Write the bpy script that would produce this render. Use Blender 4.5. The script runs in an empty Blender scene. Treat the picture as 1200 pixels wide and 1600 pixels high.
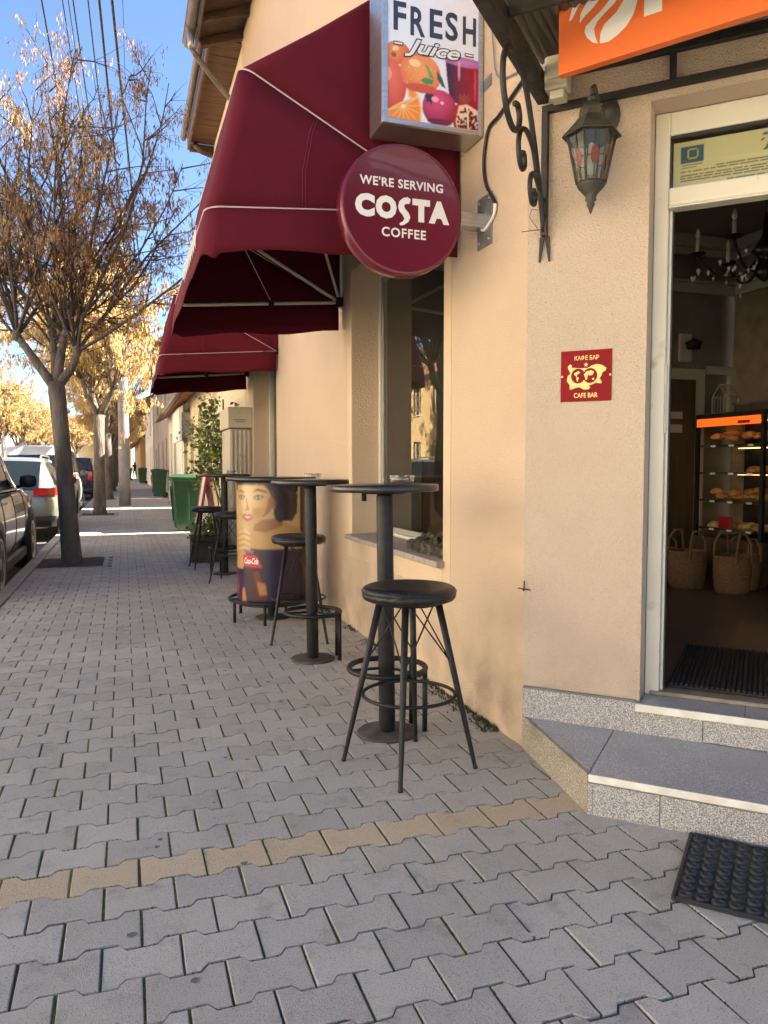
import bpy, math, random
import numpy as np
from math import sin, cos, pi, radians, atan2, sqrt
from mathutils import Vector, Matrix, noise

S = bpy.context.scene
COL = S.collection
RNG = random.Random(7)

# ------------------------------------------------------------------ camera, sky, sun, exposure
YAW = radians(18.65); PIT = math.atan(70 / 1200)
cam = bpy.data.cameras.new('camera')
cam.sensor_fit = 'VERTICAL'; cam.sensor_height = 36; cam.sensor_width = 27; cam.lens = 27.0
cam.clip_start = 0.05; cam.clip_end = 1500
co = bpy.data.objects.new('camera', cam); COL.objects.link(co)
co.location = (0, 0, 1.2)
fwd = Vector((sin(YAW) * cos(PIT), cos(YAW) * cos(PIT), -sin(PIT)))
co.rotation_euler = fwd.to_track_quat('-Z', 'Y').to_euler()
S.camera = co

SUN_AZ = radians(91)          # measured from +Y towards +X
SUN_EL = radians(40)
W = bpy.data.worlds.new('World'); S.world = W; W.use_nodes = True
wn = W.node_tree.nodes; wl = W.node_tree.links
sky = wn.new('ShaderNodeTexSky'); sky.sky_type = 'NISHITA'; sky.sun_disc = False
sky.sun_elevation = SUN_EL; sky.sun_rotation = SUN_AZ
sky.air_density = 0.7; sky.dust_density = 0.1; sky.ozone_density = 6.0
bg = wn['Background']; bg.inputs['Strength'].default_value = 0.058
tint = wn.new('ShaderNodeVectorMath'); tint.operation = 'MULTIPLY'; tint.inputs[1].default_value = (1.12, 1.0, .88)   # white balance for open shade
wl.new(sky.outputs[0], tint.inputs[0]); wl.new(tint.outputs[0], bg.inputs['Color'])
sd = bpy.data.lights.new('sun', 'SUN'); sd.energy = 5.0; sd.angle = radians(0.53); sd.color = (1.0, 0.90, 0.74)
so = bpy.data.objects.new('sun', sd); COL.objects.link(so); so.location = (10, 0, 12)
tosun = Vector((sin(SUN_AZ) * cos(SUN_EL), cos(SUN_AZ) * cos(SUN_EL), sin(SUN_EL)))
so.rotation_euler = tosun.to_track_quat('Z', 'Y').to_euler()
S.view_settings.view_transform = 'Standard'; S.view_settings.look = 'None'
S.view_settings.exposure = 2.9; S.view_settings.gamma = 1.0
S.view_settings.use_curve_mapping = False

# ------------------------------------------------------------------ helpers
def lin(*c):
    return tuple((x / 255 / 12.92 if x / 255 <= .04045 else ((x / 255 + .055) / 1.055) ** 2.4) for x in c)

MATS = {}
def M(name, c, r=.6, c2=None, ns=3., nd=4., b=0., bs=60., metal=0., spec=.5, coat=0., rnd=0., stretch=None, c3=None, ns3=1., t3=(.55, .7), emis=None, es=0., bd=.01, ramp=(.35, .65), wear=None, grain=None, base=None):
    """procedural principled material, all patterns placed by world position"""
    if name in MATS: return MATS[name]
    m = bpy.data.materials.new(name); m.use_nodes = True
    nt = m.node_tree; n = nt.nodes; l = nt.links
    p = n['Principled BSDF']
    p.inputs['Base Color'].default_value = (*c, 1); p.inputs['Roughness'].default_value = r
    p.inputs['Metallic'].default_value = metal; p.inputs['Specular IOR Level'].default_value = spec
    p.inputs['Coat Weight'].default_value = coat; p.inputs['Coat Roughness'].default_value = .05
    geo = n.new('ShaderNodeNewGeometry'); vec = geo.outputs['Position']
    if stretch:
        mp = n.new('ShaderNodeMapping'); mp.inputs['Scale'].default_value = stretch
        l.new(vec, mp.inputs['Vector']); vec = mp.outputs[0]
    colr = None
    def mixc(fac, a, bcol):
        x = n.new('ShaderNodeMix'); x.data_type = 'RGBA'
        if hasattr(fac, 'links'): l.new(fac, x.inputs[0])
        else: x.inputs[0].default_value = fac
        for v, i in ((a, 6), (bcol, 7)):
            if hasattr(v, 'links'): l.new(v, x.inputs[i])
            else: x.inputs[i].default_value = (*v, 1)
        return x.outputs[2]
    def noi(sc, det, lo, hi, v=None):
        t = n.new('ShaderNodeTexNoise'); t.inputs['Scale'].default_value = sc; t.inputs['Detail'].default_value = det
        l.new(v or vec, t.inputs['Vector'])
        mr = n.new('ShaderNodeMapRange'); mr.inputs[1].default_value = lo; mr.inputs[2].default_value = hi
        l.new(t.outputs[0], mr.inputs[0]); return mr.outputs[0]
    if c2: colr = mixc(noi(ns, nd, *ramp), c, c2)
    if c3: colr = mixc(noi(ns3, 5, *t3), colr or c, c3)
    if wear: colr = mixc(noi(wear[1], 6, wear[2], wear[3]), colr or c, wear[0])
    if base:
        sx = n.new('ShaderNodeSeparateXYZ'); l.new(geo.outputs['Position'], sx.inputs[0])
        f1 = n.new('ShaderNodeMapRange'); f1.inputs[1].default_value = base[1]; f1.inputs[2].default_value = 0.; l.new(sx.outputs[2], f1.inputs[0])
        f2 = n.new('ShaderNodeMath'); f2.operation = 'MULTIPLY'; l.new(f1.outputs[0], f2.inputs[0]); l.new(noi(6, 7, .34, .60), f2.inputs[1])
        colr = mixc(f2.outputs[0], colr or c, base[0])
    if grain: colr = mixc(noi(grain[0], 3, .34, .66), colr or c, tuple(v * grain[1] for v in c))
    if rnd:
        oi = n.new('ShaderNodeObjectInfo')
        mr = n.new('ShaderNodeMapRange'); mr.inputs[3].default_value = 1 - rnd; mr.inputs[4].default_value = 1 + rnd
        l.new(oi.outputs['Random'], mr.inputs[0])
        vm = n.new('ShaderNodeVectorMath'); vm.operation = 'SCALE'
        if colr: l.new(colr, vm.inputs[0])
        else: vm.inputs[0].default_value = c
        l.new(mr.outputs[0], vm.inputs['Scale']); colr = vm.outputs[0]
    if colr: l.new(colr, p.inputs['Base Color'])
    if b:
        t = n.new('ShaderNodeTexNoise'); t.inputs['Scale'].default_value = bs; t.inputs['Detail'].default_value = 4
        l.new(vec, t.inputs['Vector'])
        bu = n.new('ShaderNodeBump'); bu.inputs['Strength'].default_value = b; bu.inputs['Distance'].default_value = bd
        l.new(t.outputs[0], bu.inputs['Height']); l.new(bu.outputs[0], p.inputs['Normal'])
    if emis:
        p.inputs['Emission Color'].default_value = (*emis, 1); p.inputs['Emission Strength'].default_value = es
    MATS[name] = m
    return m

def attr_mat(name, r=.5, coat=0., spec=.5, rough_noise=0, mul=1.):
    m = bpy.data.materials.new(name); m.use_nodes = True
    n = m.node_tree.nodes; l = m.node_tree.links; p = n['Principled BSDF']
    a = n.new('ShaderNodeAttribute'); a.attribute_name = 'Col'
    l.new(a.outputs['Color'], p.inputs['Base Color'])
    p.inputs['Roughness'].default_value = r; p.inputs['Coat Weight'].default_value = coat; p.inputs['Specular IOR Level'].default_value = spec
    MATS[name] = m
    return m

def glass_mat(name, tint=(.75, .8, .78), boost=1.0, rough=0.0):
    m = bpy.data.materials.new(name); m.use_nodes = True
    n = m.node_tree.nodes; l = m.node_tree.links
    for x in list(n):
        if x.type == 'BSDF_PRINCIPLED': n.remove(x)
    out = n['Material Output']
    tr = n.new('ShaderNodeBsdfTransparent'); tr.inputs[0].default_value = (*tint, 1)
    gl = n.new('ShaderNodeBsdfGlossy'); gl.inputs['Roughness'].default_value = rough; gl.inputs[0].default_value = (1, 1, 1, 1)
    fr = n.new('ShaderNodeFresnel'); ge = n.new('ShaderNodeNewGeometry'); mr = n.new('ShaderNodeMapRange')
    mr.inputs[3].default_value = 1.5 * boost; mr.inputs[4].default_value = 1 / (1.5 * boost)      # same reflectance from both sides of the pane
    l.new(ge.outputs['Backfacing'], mr.inputs[0]); l.new(mr.outputs[0], fr.inputs['IOR'])
    mx = n.new('ShaderNodeMixShader')
    l.new(fr.outputs[0], mx.inputs[0]); l.new(tr.outputs[0], mx.inputs[1]); l.new(gl.outputs[0], mx.inputs[2])
    l.new(mx.outputs[0], out.inputs[0])
    MATS[name] = m
    return m

def chain(o):
    m = Matrix.Identity(4)
    while o is not None:
        m = o.matrix_basis @ m; o = o.parent
    return m

class MB:
    def __init__(s): s.v = []; s.f = []; s.sm = []; s.mi = []; s.cm = 0
    def add(s, vs, fs, smooth=False, T=None):
        k = len(s.v)
        if T is not None: vs = [T @ Vector(v) for v in vs]
        s.v += [tuple(v) for v in vs]
        s.f += [tuple(i + k for i in f) for f in fs]
        s.sm += [smooth] * len(fs); s.mi += [s.cm] * len(fs)
        return s
    def box(s, x0, y0, z0, x1, y1, z1, T=None):
        vs = [(x, y, z) for z in (z0, z1) for y in (y0, y1) for x in (x0, x1)]
        return s.add(vs, [(0, 2, 3, 1), (4, 5, 7, 6), (0, 1, 5, 4), (2, 6, 7, 3), (0, 4, 6, 2), (1, 3, 7, 5)], False, T)
    def tube(s, pts, r, n=8, closed=False, smooth=True, T=None, flat=None):
        pts = [Vector(p) for p in pts]; N = len(pts)
        rs = r if isinstance(r, (list, tuple)) else [r] * N
        vs = []; fs = []; ref = None
        for i, p in enumerate(pts):
            a = pts[(i - 1) % N] if (closed or i > 0) else p
            b = pts[(i + 1) % N] if (closed or i < N - 1) else p
            t = (b - a)
            t = t.normalized() if t.length > 1e-9 else Vector((0, 0, 1))
            if ref is None:
                ref = Vector((0, 0, 1)) if abs(t.z) < .9 else Vector((1, 0, 0))
            u = (ref - t * ref.dot(t))
            u = u.normalized() if u.length > 1e-6 else t.orthogonal().normalized()
            ref = u; w = t.cross(u)
            for k in range(n):
                an = 2 * pi * k / n
                ku = (flat if flat else 1)
                vs.append(p + (u * cos(an) * ku + w * sin(an)) * rs[i])
        rng = N if closed else N - 1
        for i in range(rng):
            for k in range(n):
                j = (i + 1) % N; q = (k + 1) % n
                fs.append((i * n + k, i * n + q, j * n + q, j * n + k))
        if not closed:
            fs.append(tuple(range(n - 1, -1, -1))); fs.append(tuple((N - 1) * n + k for k in range(n)))
        return s.add(vs, fs, smooth, T)
    def ring(s, c, R, r, n=32, m=8, T=None):
        return s.tube([(c[0] + R * cos(2 * pi * i / n), c[1] + R * sin(2 * pi * i / n), c[2]) for i in range(n)], r, m, True, True, T)
    def lathe(s, prof, n=24, c=(0, 0, 0), T=None, smooth=True, sq=None):
        vs = []; fs = []; off = pi / n if sq else 0
        for r, z in prof:
            for k in range(n):
                vs.append((c[0] + r * cos(2 * pi * k / n + off), c[1] + r * sin(2 * pi * k / n + off), c[2] + z))
        for i in range(len(prof) - 1):
            for k in range(n):
                q = (k + 1) % n
                fs.append((i * n + k, i * n + q, (i + 1) * n + q, (i + 1) * n + k))
        if prof[0][0] > 1e-6: fs.append(tuple(range(n - 1, -1, -1)))
        if prof[-1][0] > 1e-6: fs.append(tuple((len(prof) - 1) * n + k for k in range(n)))
        return s.add(vs, fs, smooth, T)
    def prism(s, poly, z0, z1, T=None):
        n = len(poly)
        vs = [(x, y, z0) for x, y in poly] + [(x, y, z1) for x, y in poly]
        fs = [tuple(range(n - 1, -1, -1)), tuple(range(n, 2 * n))] + [(i, (i + 1) % n, n + (i + 1) % n, n + i) for i in range(n)]
        return s.add(vs, fs, False, T)
    def poly(s, pts, T=None):
        return s.add(pts, [tuple(range(len(pts)))], False, T)
    def mesh(s, name, inv=None):
        me = bpy.data.meshes.new(name)
        vs = [inv @ Vector(v) for v in s.v] if inv is not None else s.v
        me.from_pydata([tuple(v) for v in vs], [], s.f)
        me.polygons.foreach_set('use_smooth', s.sm)
        if any(s.mi): me.polygons.foreach_set('material_index', s.mi)
        me.update()
        return me
    def build(s, name, mat, parent=None, bevel=0, world=True, seg=1):
        inv = chain(parent).inverted() if (parent is not None and world) else None
        me = s.mesh(name, inv)
        for mm in (mat if isinstance(mat, (list, tuple)) else [mat]): me.materials.append(mm)
        o = bpy.data.objects.new(name, me); COL.objects.link(o); o.parent = parent
        if bevel:
            md = o.modifiers.new('bevel', 'BEVEL'); md.width = bevel; md.segments = seg; md.limit_method = 'ANGLE'
        return o

def tag(o, label=None, cat=None, group=None, kind=None):
    if label: o['label'] = label
    if cat: o['category'] = cat
    if group: o['group'] = group
    if kind: o['kind'] = kind
    return o
def thing(name, label, cat, loc=(0, 0, 0), rz=0, group=None):
    o = bpy.data.objects.new(name, None); COL.objects.link(o)
    o.empty_display_size = .1
    o.location = loc; o.rotation_euler = (0, 0, rz)
    return tag(o, label, cat, group)
def kids(o): return [c for c in COL.objects if c.parent is o]
def dup(root, loc, rz=0, label=None, scale=None):
    def rec(o, par):
        c = o.copy(); COL.objects.link(c); c.parent = par
        for ch in tree_kids[o.name]: rec(ch, c)
        return c
    tree_kids = {}
    def collect(o):
        tree_kids[o.name] = list(o.children)
        for ch in o.children: collect(ch)
    collect(root)
    r = rec(root, None); r.location = loc; r.rotation_euler = (0, 0, rz)
    if label: r['label'] = label
    if scale: r.scale = (scale,) * 3
    return r

def link(name, me, parent=None, mat=None):
    if mat and not me.materials: me.materials.append(mat)
    o = bpy.data.objects.new(name, me); COL.objects.link(o); o.parent = parent
    return o

# text is turned into plain mesh once, before the scene grows
TXT = {}
def text_geo(key, t, size=1., off=0., shear=0., sp=1., ext=0.):
    cu = bpy.data.curves.new('t', 'FONT'); cu.body = t; cu.size = size; cu.offset = off; cu.shear = shear
    cu.space_character = sp; cu.align_x = 'CENTER'; cu.align_y = 'CENTER'; cu.resolution_u = 3; cu.extrude = ext
    o = bpy.data.objects.new('t', cu); COL.objects.link(o)
    e = o.evaluated_get(bpy.context.evaluated_depsgraph_get()); me = e.to_mesh()
    vs = [tuple(v.co) for v in me.vertices]; fs = [tuple(p.vertices) for p in me.polygons]
    e.to_mesh_clear(); bpy.data.objects.remove(o); bpy.data.curves.remove(cu)
    TXT[key] = (vs, fs)
text_geo('serving', "WE'RE SERVING", .052, .0012, 0, 1.08)
text_geo('coffee', 'COFFEE', .056, .0012, 0, 1.12)
text_geo('juice', 'Juice', .125, .0025, .35, .95)
text_geo('juice_bold', 'Juice', .125, .0075, .35, .95)
for c_ in 'COSTA': text_geo('L' + c_, c_, .118, .0085)
for c_ in 'FRESH': text_geo('B' + c_, c_, .17, .004)
text_geo('kafe', '\u041a\u0410\u0424\u0415 \u0411\u0410\u0420', .028, .0006, 0, 1.0)
text_geo('cafe', 'CAFE BAR', .028, .0006, 0, 1.0)
text_geo('fornetti', 'Fornetti', .36, .012, 0, 1.0)
text_geo('cola', 'Coca-Cola', .06, .001, .3, .9)
def put_text(mb, key, T, sx=1., sy=1.):
    vs, fs = TXT[key]
    mb.add([(x * sx, y * sy, z) for x, y, z in vs], fs, False, T)

# painted print as a fine colour grid (flat print on a flat or curved sheet)
class Pic:
    def __init__(s, w, h, nx, ny, bgc):
        s.w, s.h, s.nx, s.ny = w, h, nx, ny
        s.X, s.Y = np.meshgrid(np.linspace(0, w, nx), np.linspace(0, h, ny))
        s.c = np.zeros((ny, nx, 3)); s.c[:] = bgc
    def mask(s, pts):
        x, y = s.X, s.Y; ins = np.zeros(x.shape, bool); n = len(pts)
        for i in range(n):
            x1, y1 = pts[i]; x2, y2 = pts[(i + 1) % n]
            if y1 == y2: continue
            cnd = ((y1 > y) != (y2 > y)) & (x < (x2 - x1) * (y - y1) / (y2 - y1) + x1)
            ins ^= cnd
        return ins
    def poly(s, pts, col, soft=None):
        m = s.mask(pts); s.c[m] = lin(*col); return m
    def ell(s, cx, cy, rx, ry, col, edge=None, rot=0, hi=(0, 0), clip=None):
        dx = s.X - cx; dy = s.Y - cy
        u = (dx * cos(rot) + dy * sin(rot)) / rx; v = (-dx * sin(rot) + dy * cos(rot)) / ry
        d = np.sqrt(u * u + v * v); m = d < 1
        if clip is not None: m &= clip
        if edge:
            t = np.clip(np.sqrt((u - hi[0]) ** 2 + (v - hi[1]) ** 2) / 1.35, 0, 1)[..., None] ** 1.5
            cc = np.array(lin(*col)) * (1 - t) + np.array(lin(*edge)) * t
            s.c[m] = cc[m]
        else: s.c[m] = lin(*col)
        return m
    def line(s, pts, wd, col):
        for (x1, y1), (x2, y2) in zip(pts, pts[1:]):
            L2 = (x2 - x1) ** 2 + (y2 - y1) ** 2 + 1e-12
            t = np.clip(((s.X - x1) * (x2 - x1) + (s.Y - y1) * (y2 - y1)) / L2, 0, 1)
            d = np.hypot(s.X - x1 - t * (x2 - x1), s.Y - y1 - t * (y2 - y1)); s.c[d < wd] = lin(*col)
    def blur(s, k=1):
        for _ in range(k):
            p = np.pad(s.c, ((1, 1), (1, 1), (0, 0)), 'edge')
            s.c = (p[1:-1, 1:-1] * 2 + p[:-2, 1:-1] + p[2:, 1:-1] + p[1:-1, :-2] + p[1:-1, 2:]) / 6
    def build(s, name, mat, fn, parent):
        pts = [fn(x, y) for x, y in zip(s.X.ravel(), s.Y.ravel())]
        if parent is not None:
            inv = chain(parent).inverted(); pts = [tuple(inv @ Vector(p)) for p in pts]
        nx, ny = s.nx, s.ny
        idx = np.arange(nx * ny).reshape(ny, nx)
        fs = np.stack([idx[:-1, :-1], idx[:-1, 1:], idx[1:, 1:], idx[1:, :-1]], -1).reshape(-1, 4).tolist()
        me = bpy.data.meshes.new(name); me.from_pydata(pts, [], fs)
        a = me.color_attributes.new('Col', 'FLOAT_COLOR', 'POINT')
        c4 = np.ones((nx * ny, 4), np.float32); c4[:, :3] = s.c.reshape(-1, 3)
        a.data.foreach_set('color', c4.ravel()); me.materials.append(mat); me.update()
        me.polygons.foreach_set('use_smooth', [True] * len(fs))
        o = bpy.data.objects.new(name, me); COL.objects.link(o); o.parent = parent
        return o

# frame of the chamfered corner wall: s along the wall, o outward, z up
CXY = Vector((1.60, 2.88, 0)); R2 = sqrt(.5)
CH = Matrix(((R2, -R2, 0, CXY.x), (-R2, -R2, 0, CXY.y), (0, 0, 1, 0), (0, 0, 0, 1)))   # (s,o,z) -> world
def ch(s, o, z): return CH @ Vector((s, o, z))

def wall_holes(mb, u0, u1, v0, v1, holes, F, depth):
    """front sheet with openings plus their reveals; F(u,v,d) -> world, d = depth behind the face"""
    us = sorted({u0, u1, *[h[0] for h in holes], *[h[1] for h in holes]})
    vs = sorted({v0, v1, *[h[2] for h in holes], *[h[3] for h in holes]})
    for a, b in zip(us, us[1:]):
        for c, d in zip(vs, vs[1:]):
            if any(h[0] <= a and b <= h[1] and h[2] <= c and d <= h[3] for h in holes): continue
            mb.poly([F(a, c, 0), F(b, c, 0), F(b, d, 0), F(a, d, 0)])
            mb.poly([F(a, d, depth), F(b, d, depth), F(b, c, depth), F(a, c, depth)])
    for h in holes:
        q = [(h[0], h[2]), (h[1], h[2]), (h[1], h[3]), (h[0], h[3])]
        for i in range(4):
            (a, c), (b, d) = q[i], q[(i + 1) % 4]
            mb.poly([F(a, c, 0), F(a, c, depth), F(b, d, depth), F(b, d, 0)])
    for (a, c, b, d) in ((u0, v0, u1, v0), (u1, v0, u1, v1), (u1, v1, u0, v1), (u0, v1, u0, v0)):
        mb.poly([F(a, c, depth), F(a, c, 0), F(b, d, 0), F(b, d, depth)])

# ------------------------------------------------------------------ materials
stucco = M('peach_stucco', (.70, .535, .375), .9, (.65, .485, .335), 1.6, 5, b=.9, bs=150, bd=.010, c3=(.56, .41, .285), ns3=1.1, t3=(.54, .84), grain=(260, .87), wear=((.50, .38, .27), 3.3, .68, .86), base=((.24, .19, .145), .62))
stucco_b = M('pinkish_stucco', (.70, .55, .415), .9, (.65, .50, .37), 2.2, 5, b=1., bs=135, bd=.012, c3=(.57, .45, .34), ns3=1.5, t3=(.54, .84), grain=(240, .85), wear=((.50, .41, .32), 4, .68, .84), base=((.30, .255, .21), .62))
plaster_trim = M('pale_plaster', (.70, .53, .36), .85, (.65, .48, .32), 3, 4, b=.5, bs=180, bd=.006, grain=(260, .9))
cream = M('cream_render', (.74, .63, .43), .9, (.68, .57, .38), .9, 5, b=.4, bs=80)
greyw = M('grey_render', (.45, .43, .40), .9, (.38, .36, .34), .7, 5, b=.4, bs=80)
whitew = M('white_render', (.80, .77, .70), .9, (.74, .71, .64), .7, 5, b=.4, bs=80)
ochre = M('ochre_render', (.52, .36, .16), .9, (.46, .31, .13), .7, 5, b=.4, bs=80)
brickw = M('brick_render', (.34, .15, .09), .9, (.26, .11, .07), 3, 5, b=.5, bs=60)
rose = M('rose_render', (.48, .30, .22), .9, (.42, .26, .19), .7, 5, b=.4, bs=80)
tiles = M('clay_roof_tiles', (.34, .13, .06), .85, (.24, .09, .045), 6, 4, b=.9, bs=14, bd=.05)
granite = M('speckled_granite', (.40, .385, .375), .38, (.17, .165, .165), 290, 3, ramp=(.45, .53), c3=(.58, .555, .54), ns3=230, t3=(.53, .58), spec=.5)
granite_d = M('polished_grey_granite', (.42, .425, .43), .32, (.24, .245, .255), 260, 3, ramp=(.43, .55), c3=(.56, .56, .56), ns3=210, t3=(.55, .61), spec=.5, wear=((.30, .30, .30), 5, .5, .75))
granite_y = M('stained_granite', (.34, .305, .265), .5, (.14, .125, .105), 290, 3, ramp=(.45, .53), c3=(.54, .47, .38), ns3=230, t3=(.53, .58), wear=((.20, .165, .12), 6, .55, .75))
nosing = M('white_nosing_strip', (.78, .75, .68), .45, (.66, .62, .54), 14, 3)
upvc = M('white_upvc', (.70, .66, .56), .35, (.64, .60, .50), 2.5, 3, wear=((.40, .36, .28), 9, .66, .8))
blackm = M('black_powder_coat', (.007, .007, .007), .5, (.014, .0135, .013), 30, 3, b=.15, bs=300, bd=.003, spec=.35, wear=((.035, .031, .027), 16, .60, .78))
tabletop = M('worn_black_tabletop', (.016, .015, .015), .28, (.03, .028, .026), 9, 5, b=.1, bs=120, bd=.002)
leather = M('black_leather', (.007, .0065, .0065), .42, (.012, .011, .0105), 20, 4, b=.45, bs=70, bd=.008, wear=((.04, .037, .034), 14, .58, .8))
iron = M('wrought_iron', (.016, .014, .013), .55, (.03, .026, .022), 30, 4, b=.4, bs=150, bd=.004)
bronze = M('aged_bronze_green', (.075, .068, .05), .6, (.04, .036, .028), 22, 4, b=.3, bs=160, bd=.004)
alu = M('brushed_aluminium', (.55, .54, .52), .32, (.46, .45, .44), 4, 2, metal=.9, stretch=(1, 1, 25))
steel = M('galvanised_steel', (.36, .37, .38), .45, (.28, .29, .30), 25, 3, metal=.7)
tubew = M('white_frame_tube', (.62, .58, .52), .4)
redcloth = M('burgundy_canvas', (.115, .0065, .0165), .8, (.096, .005, .0135), 2.2, 5, b=.35, bs=420, bd=.003, spec=.2, c3=(.145, .012, .025), ns3=.9, t3=(.5, .75), grain=(600, .88))
piping = M('pale_piping', (.55, .42, .40), .6)
costared = M('burgundy_gloss', (.13, .008, .022), .3, coat=.35)
whitep = M('white_print', (.80, .78, .75), .5)
navyp = M('dark_blue_print', (.03, .045, .075), .5)
orangep = M('orange_print', (.84, .17, .035), .45)
goldp = M('gold_print', (.82, .62, .22), .45)
redplaq = M('red_plaque', (.26, .006, .012), .55, (.22, .005, .011), 8, 3, spec=.15)
whiteplas = M('yellowed_white_plastic', (.62, .58, .47), .45, (.55, .50, .38), 9, 4)
conc = M('concrete', (.25, .235, .215), .9, (.19, .18, .165), 4, 6, b=.5, bs=40)
kerbm = M('kerb_concrete', (.40, .375, .34), .9, (.31, .29, .265), 6, 6, b=.4, bs=90, rnd=.1)
asphalt = M('asphalt', (.10, .096, .092), .9, (.075, .072, .07), 30, 5, b=.7, bs=220)
soil = M('dry_soil', (.09, .065, .045), .95, (.05, .037, .026), 14, 5, b=1, bs=40, bd=.03)
bark = M('bark', (.17, .138, .108), .9, (.085, .068, .054), 9, 6, b=1, bs=26, bd=.03, stretch=(1, 1, .35))
twigm = M('twig', (.13, .095, .072), .9, (.075, .055, .042), 8, 4)
seedm = M('dry_seed_clusters', (.34, .19, .09), .8, (.22, .12, .06), 3.2, 4, spec=.2, c3=(.52, .34, .13), ns3=1.6, t3=(.48, .62))
seedg = M('golden_seed_clusters', (.60, .44, .19), .8, (.45, .30, .12), 1.3, 4, spec=.2, c3=(.66, .50, .24), ns3=.9, t3=(.50, .66))
wood = M('stained_soffit_wood', (.12, .048, .017), .6, (.07, .028, .010), 5, 5, stretch=(.6, 8, 8), b=.2, bs=60)
wood_d = M('dark_rafter_wood', (.10, .055, .03), .7, (.055, .03, .017), 6, 5, stretch=(1, 6, 6))
fascia = M('fascia_brown', (.17, .10, .065), .6, (.12, .07, .045), 7, 4)
guttr = M('gutter_brown_metal', (.20, .165, .125), .45, (.15, .12, .09), 5, 3, metal=.3)
rubber = M('black_rubber', (.018, .019, .021), .55, (.03, .031, .033), 40, 4, b=.2, bs=200, bd=.003, wear=((.10, .095, .085), 28, .66, .8))
green = M('green_bin_plastic', (.012, .055, .020), .45, (.016, .068, .026), 5, 4)
glass = glass_mat('window_glass', (.82, .86, .84), 1.12)
glass_dark = glass_mat('lantern_glass', (.70, .70, .64), 1.0, .25)
carglass = M('car_glass', (.012, .016, .018), .04, coat=.5)
tyre = M('tyre_rubber', (.014, .014, .014), .8, b=.2, bs=120)
rimm = M('alloy_rim', (.42, .42, .42), .3, metal=.8)
blackplas = M('black_plastic', (.014, .014, .015), .5)
redlamp = M('red_lamp', (.42, .012, .012), .12, coat=.6)
lampclear = M('clear_lamp', (.55, .55, .55), .1, coat=.6)
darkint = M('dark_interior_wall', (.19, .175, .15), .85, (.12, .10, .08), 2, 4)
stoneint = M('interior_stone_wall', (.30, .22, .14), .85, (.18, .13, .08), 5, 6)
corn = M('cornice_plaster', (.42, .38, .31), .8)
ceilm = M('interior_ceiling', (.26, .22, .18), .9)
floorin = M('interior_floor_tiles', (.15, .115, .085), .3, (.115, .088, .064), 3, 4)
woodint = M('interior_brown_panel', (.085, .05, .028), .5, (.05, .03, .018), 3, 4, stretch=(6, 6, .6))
wicker = M('woven_straw', (.24, .135, .055), .85, (.12, .066, .026), 60, 3, b=.8, bs=90, stretch=(1, 1, 3))
pastry = M('baked_pastry', (.62, .30, .08), .6, (.40, .16, .035), 22, 4, b=.5, bs=60, rnd=.2)
pastry_p = M('pale_pastry', (.62, .42, .18), .6, (.45, .25, .08), 22, 4, b=.5, bs=60, rnd=.2)
moss = M('moss', (.045, .065, .014), .95, (.075, .07, .03), 20, 5, b=1, bs=90)

# ------------------------------------------------------------------ ground, road, pavement, kerb
KX = -1.03
def sheet(name, x0, y0, x1, y1, z, mat, kind='structure'):
    mb = MB(); mb.poly([(x0, y0, z), (x1, y0, z), (x1, y1, z), (x0, y1, z)])
    return tag(mb.build(name, mat), kind=kind)
ground_m = M('ground_earth', (.16, .14, .11), .95, (.12, .105, .085), .4, 6)
sheet('ground', -500, -500, 500, 500, -.16, ground_m)
sheet('road', -8.0, -60, KX - .14, 160, -.125, asphalt)
tag(sheet('opposite_pavement', -10.6, -60, -8.14, 160, -.01, conc))

jointm = M('sandy_moss_joint', (.10, .09, .07), .95, (.075, .105, .018), 2.3, 6, ramp=(.43, .56), b=.8, bs=120, bd=.006)
mb = MB(); mb.poly([(KX, -8, -.0065), (40, -8, -.0065), (40, 3.2, -.0065), (1.9, 3.2, -.0065), (1.9, 160, -.0065), (KX, 160, -.0065)])
pavement = tag(mb.build('pavement', jointm), kind='structure')

PL, PP = .19, .1455
def paver_geo(cx, cy, z, j=.0030, tilt=(0, 0)):
    L = PL / 2 - j * 1.1; he = PP * .5 + .0122 - j * 1.3; hw = PP * .5 - .0122 - j * 1.3
    a, b = .0385, .0555
    o = [(-L, -he), (-L + a - j, -he), (-L + b - j, -hw), (L - b + j, -hw), (L - a + j, -he), (L, -he)]
    o = o + [(-x, -y) for x, y in o]
    vs = []
    for (ins, zz) in ((.0024, 0.), (0., -.0022), (-.0, -.020)):
        for x, y in o:
            fx = (abs(x) - ins) / abs(x) if abs(x) > .02 else 1
            fy = (abs(y) - ins) / abs(y)
            vs.append((cx + x * fx, cy + y * fy, z + zz + x * tilt[0] + y * tilt[1]))
    n = 12
    fs = [tuple(range(n))]
    for r_ in range(2):
        for i in range(n):
            q = (i + 1) % n
            fs.append(((r_ + 1) * n + i, (r_ + 1) * n + q, r_ * n + q, r_ * n + i))
    return vs, fs

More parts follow.
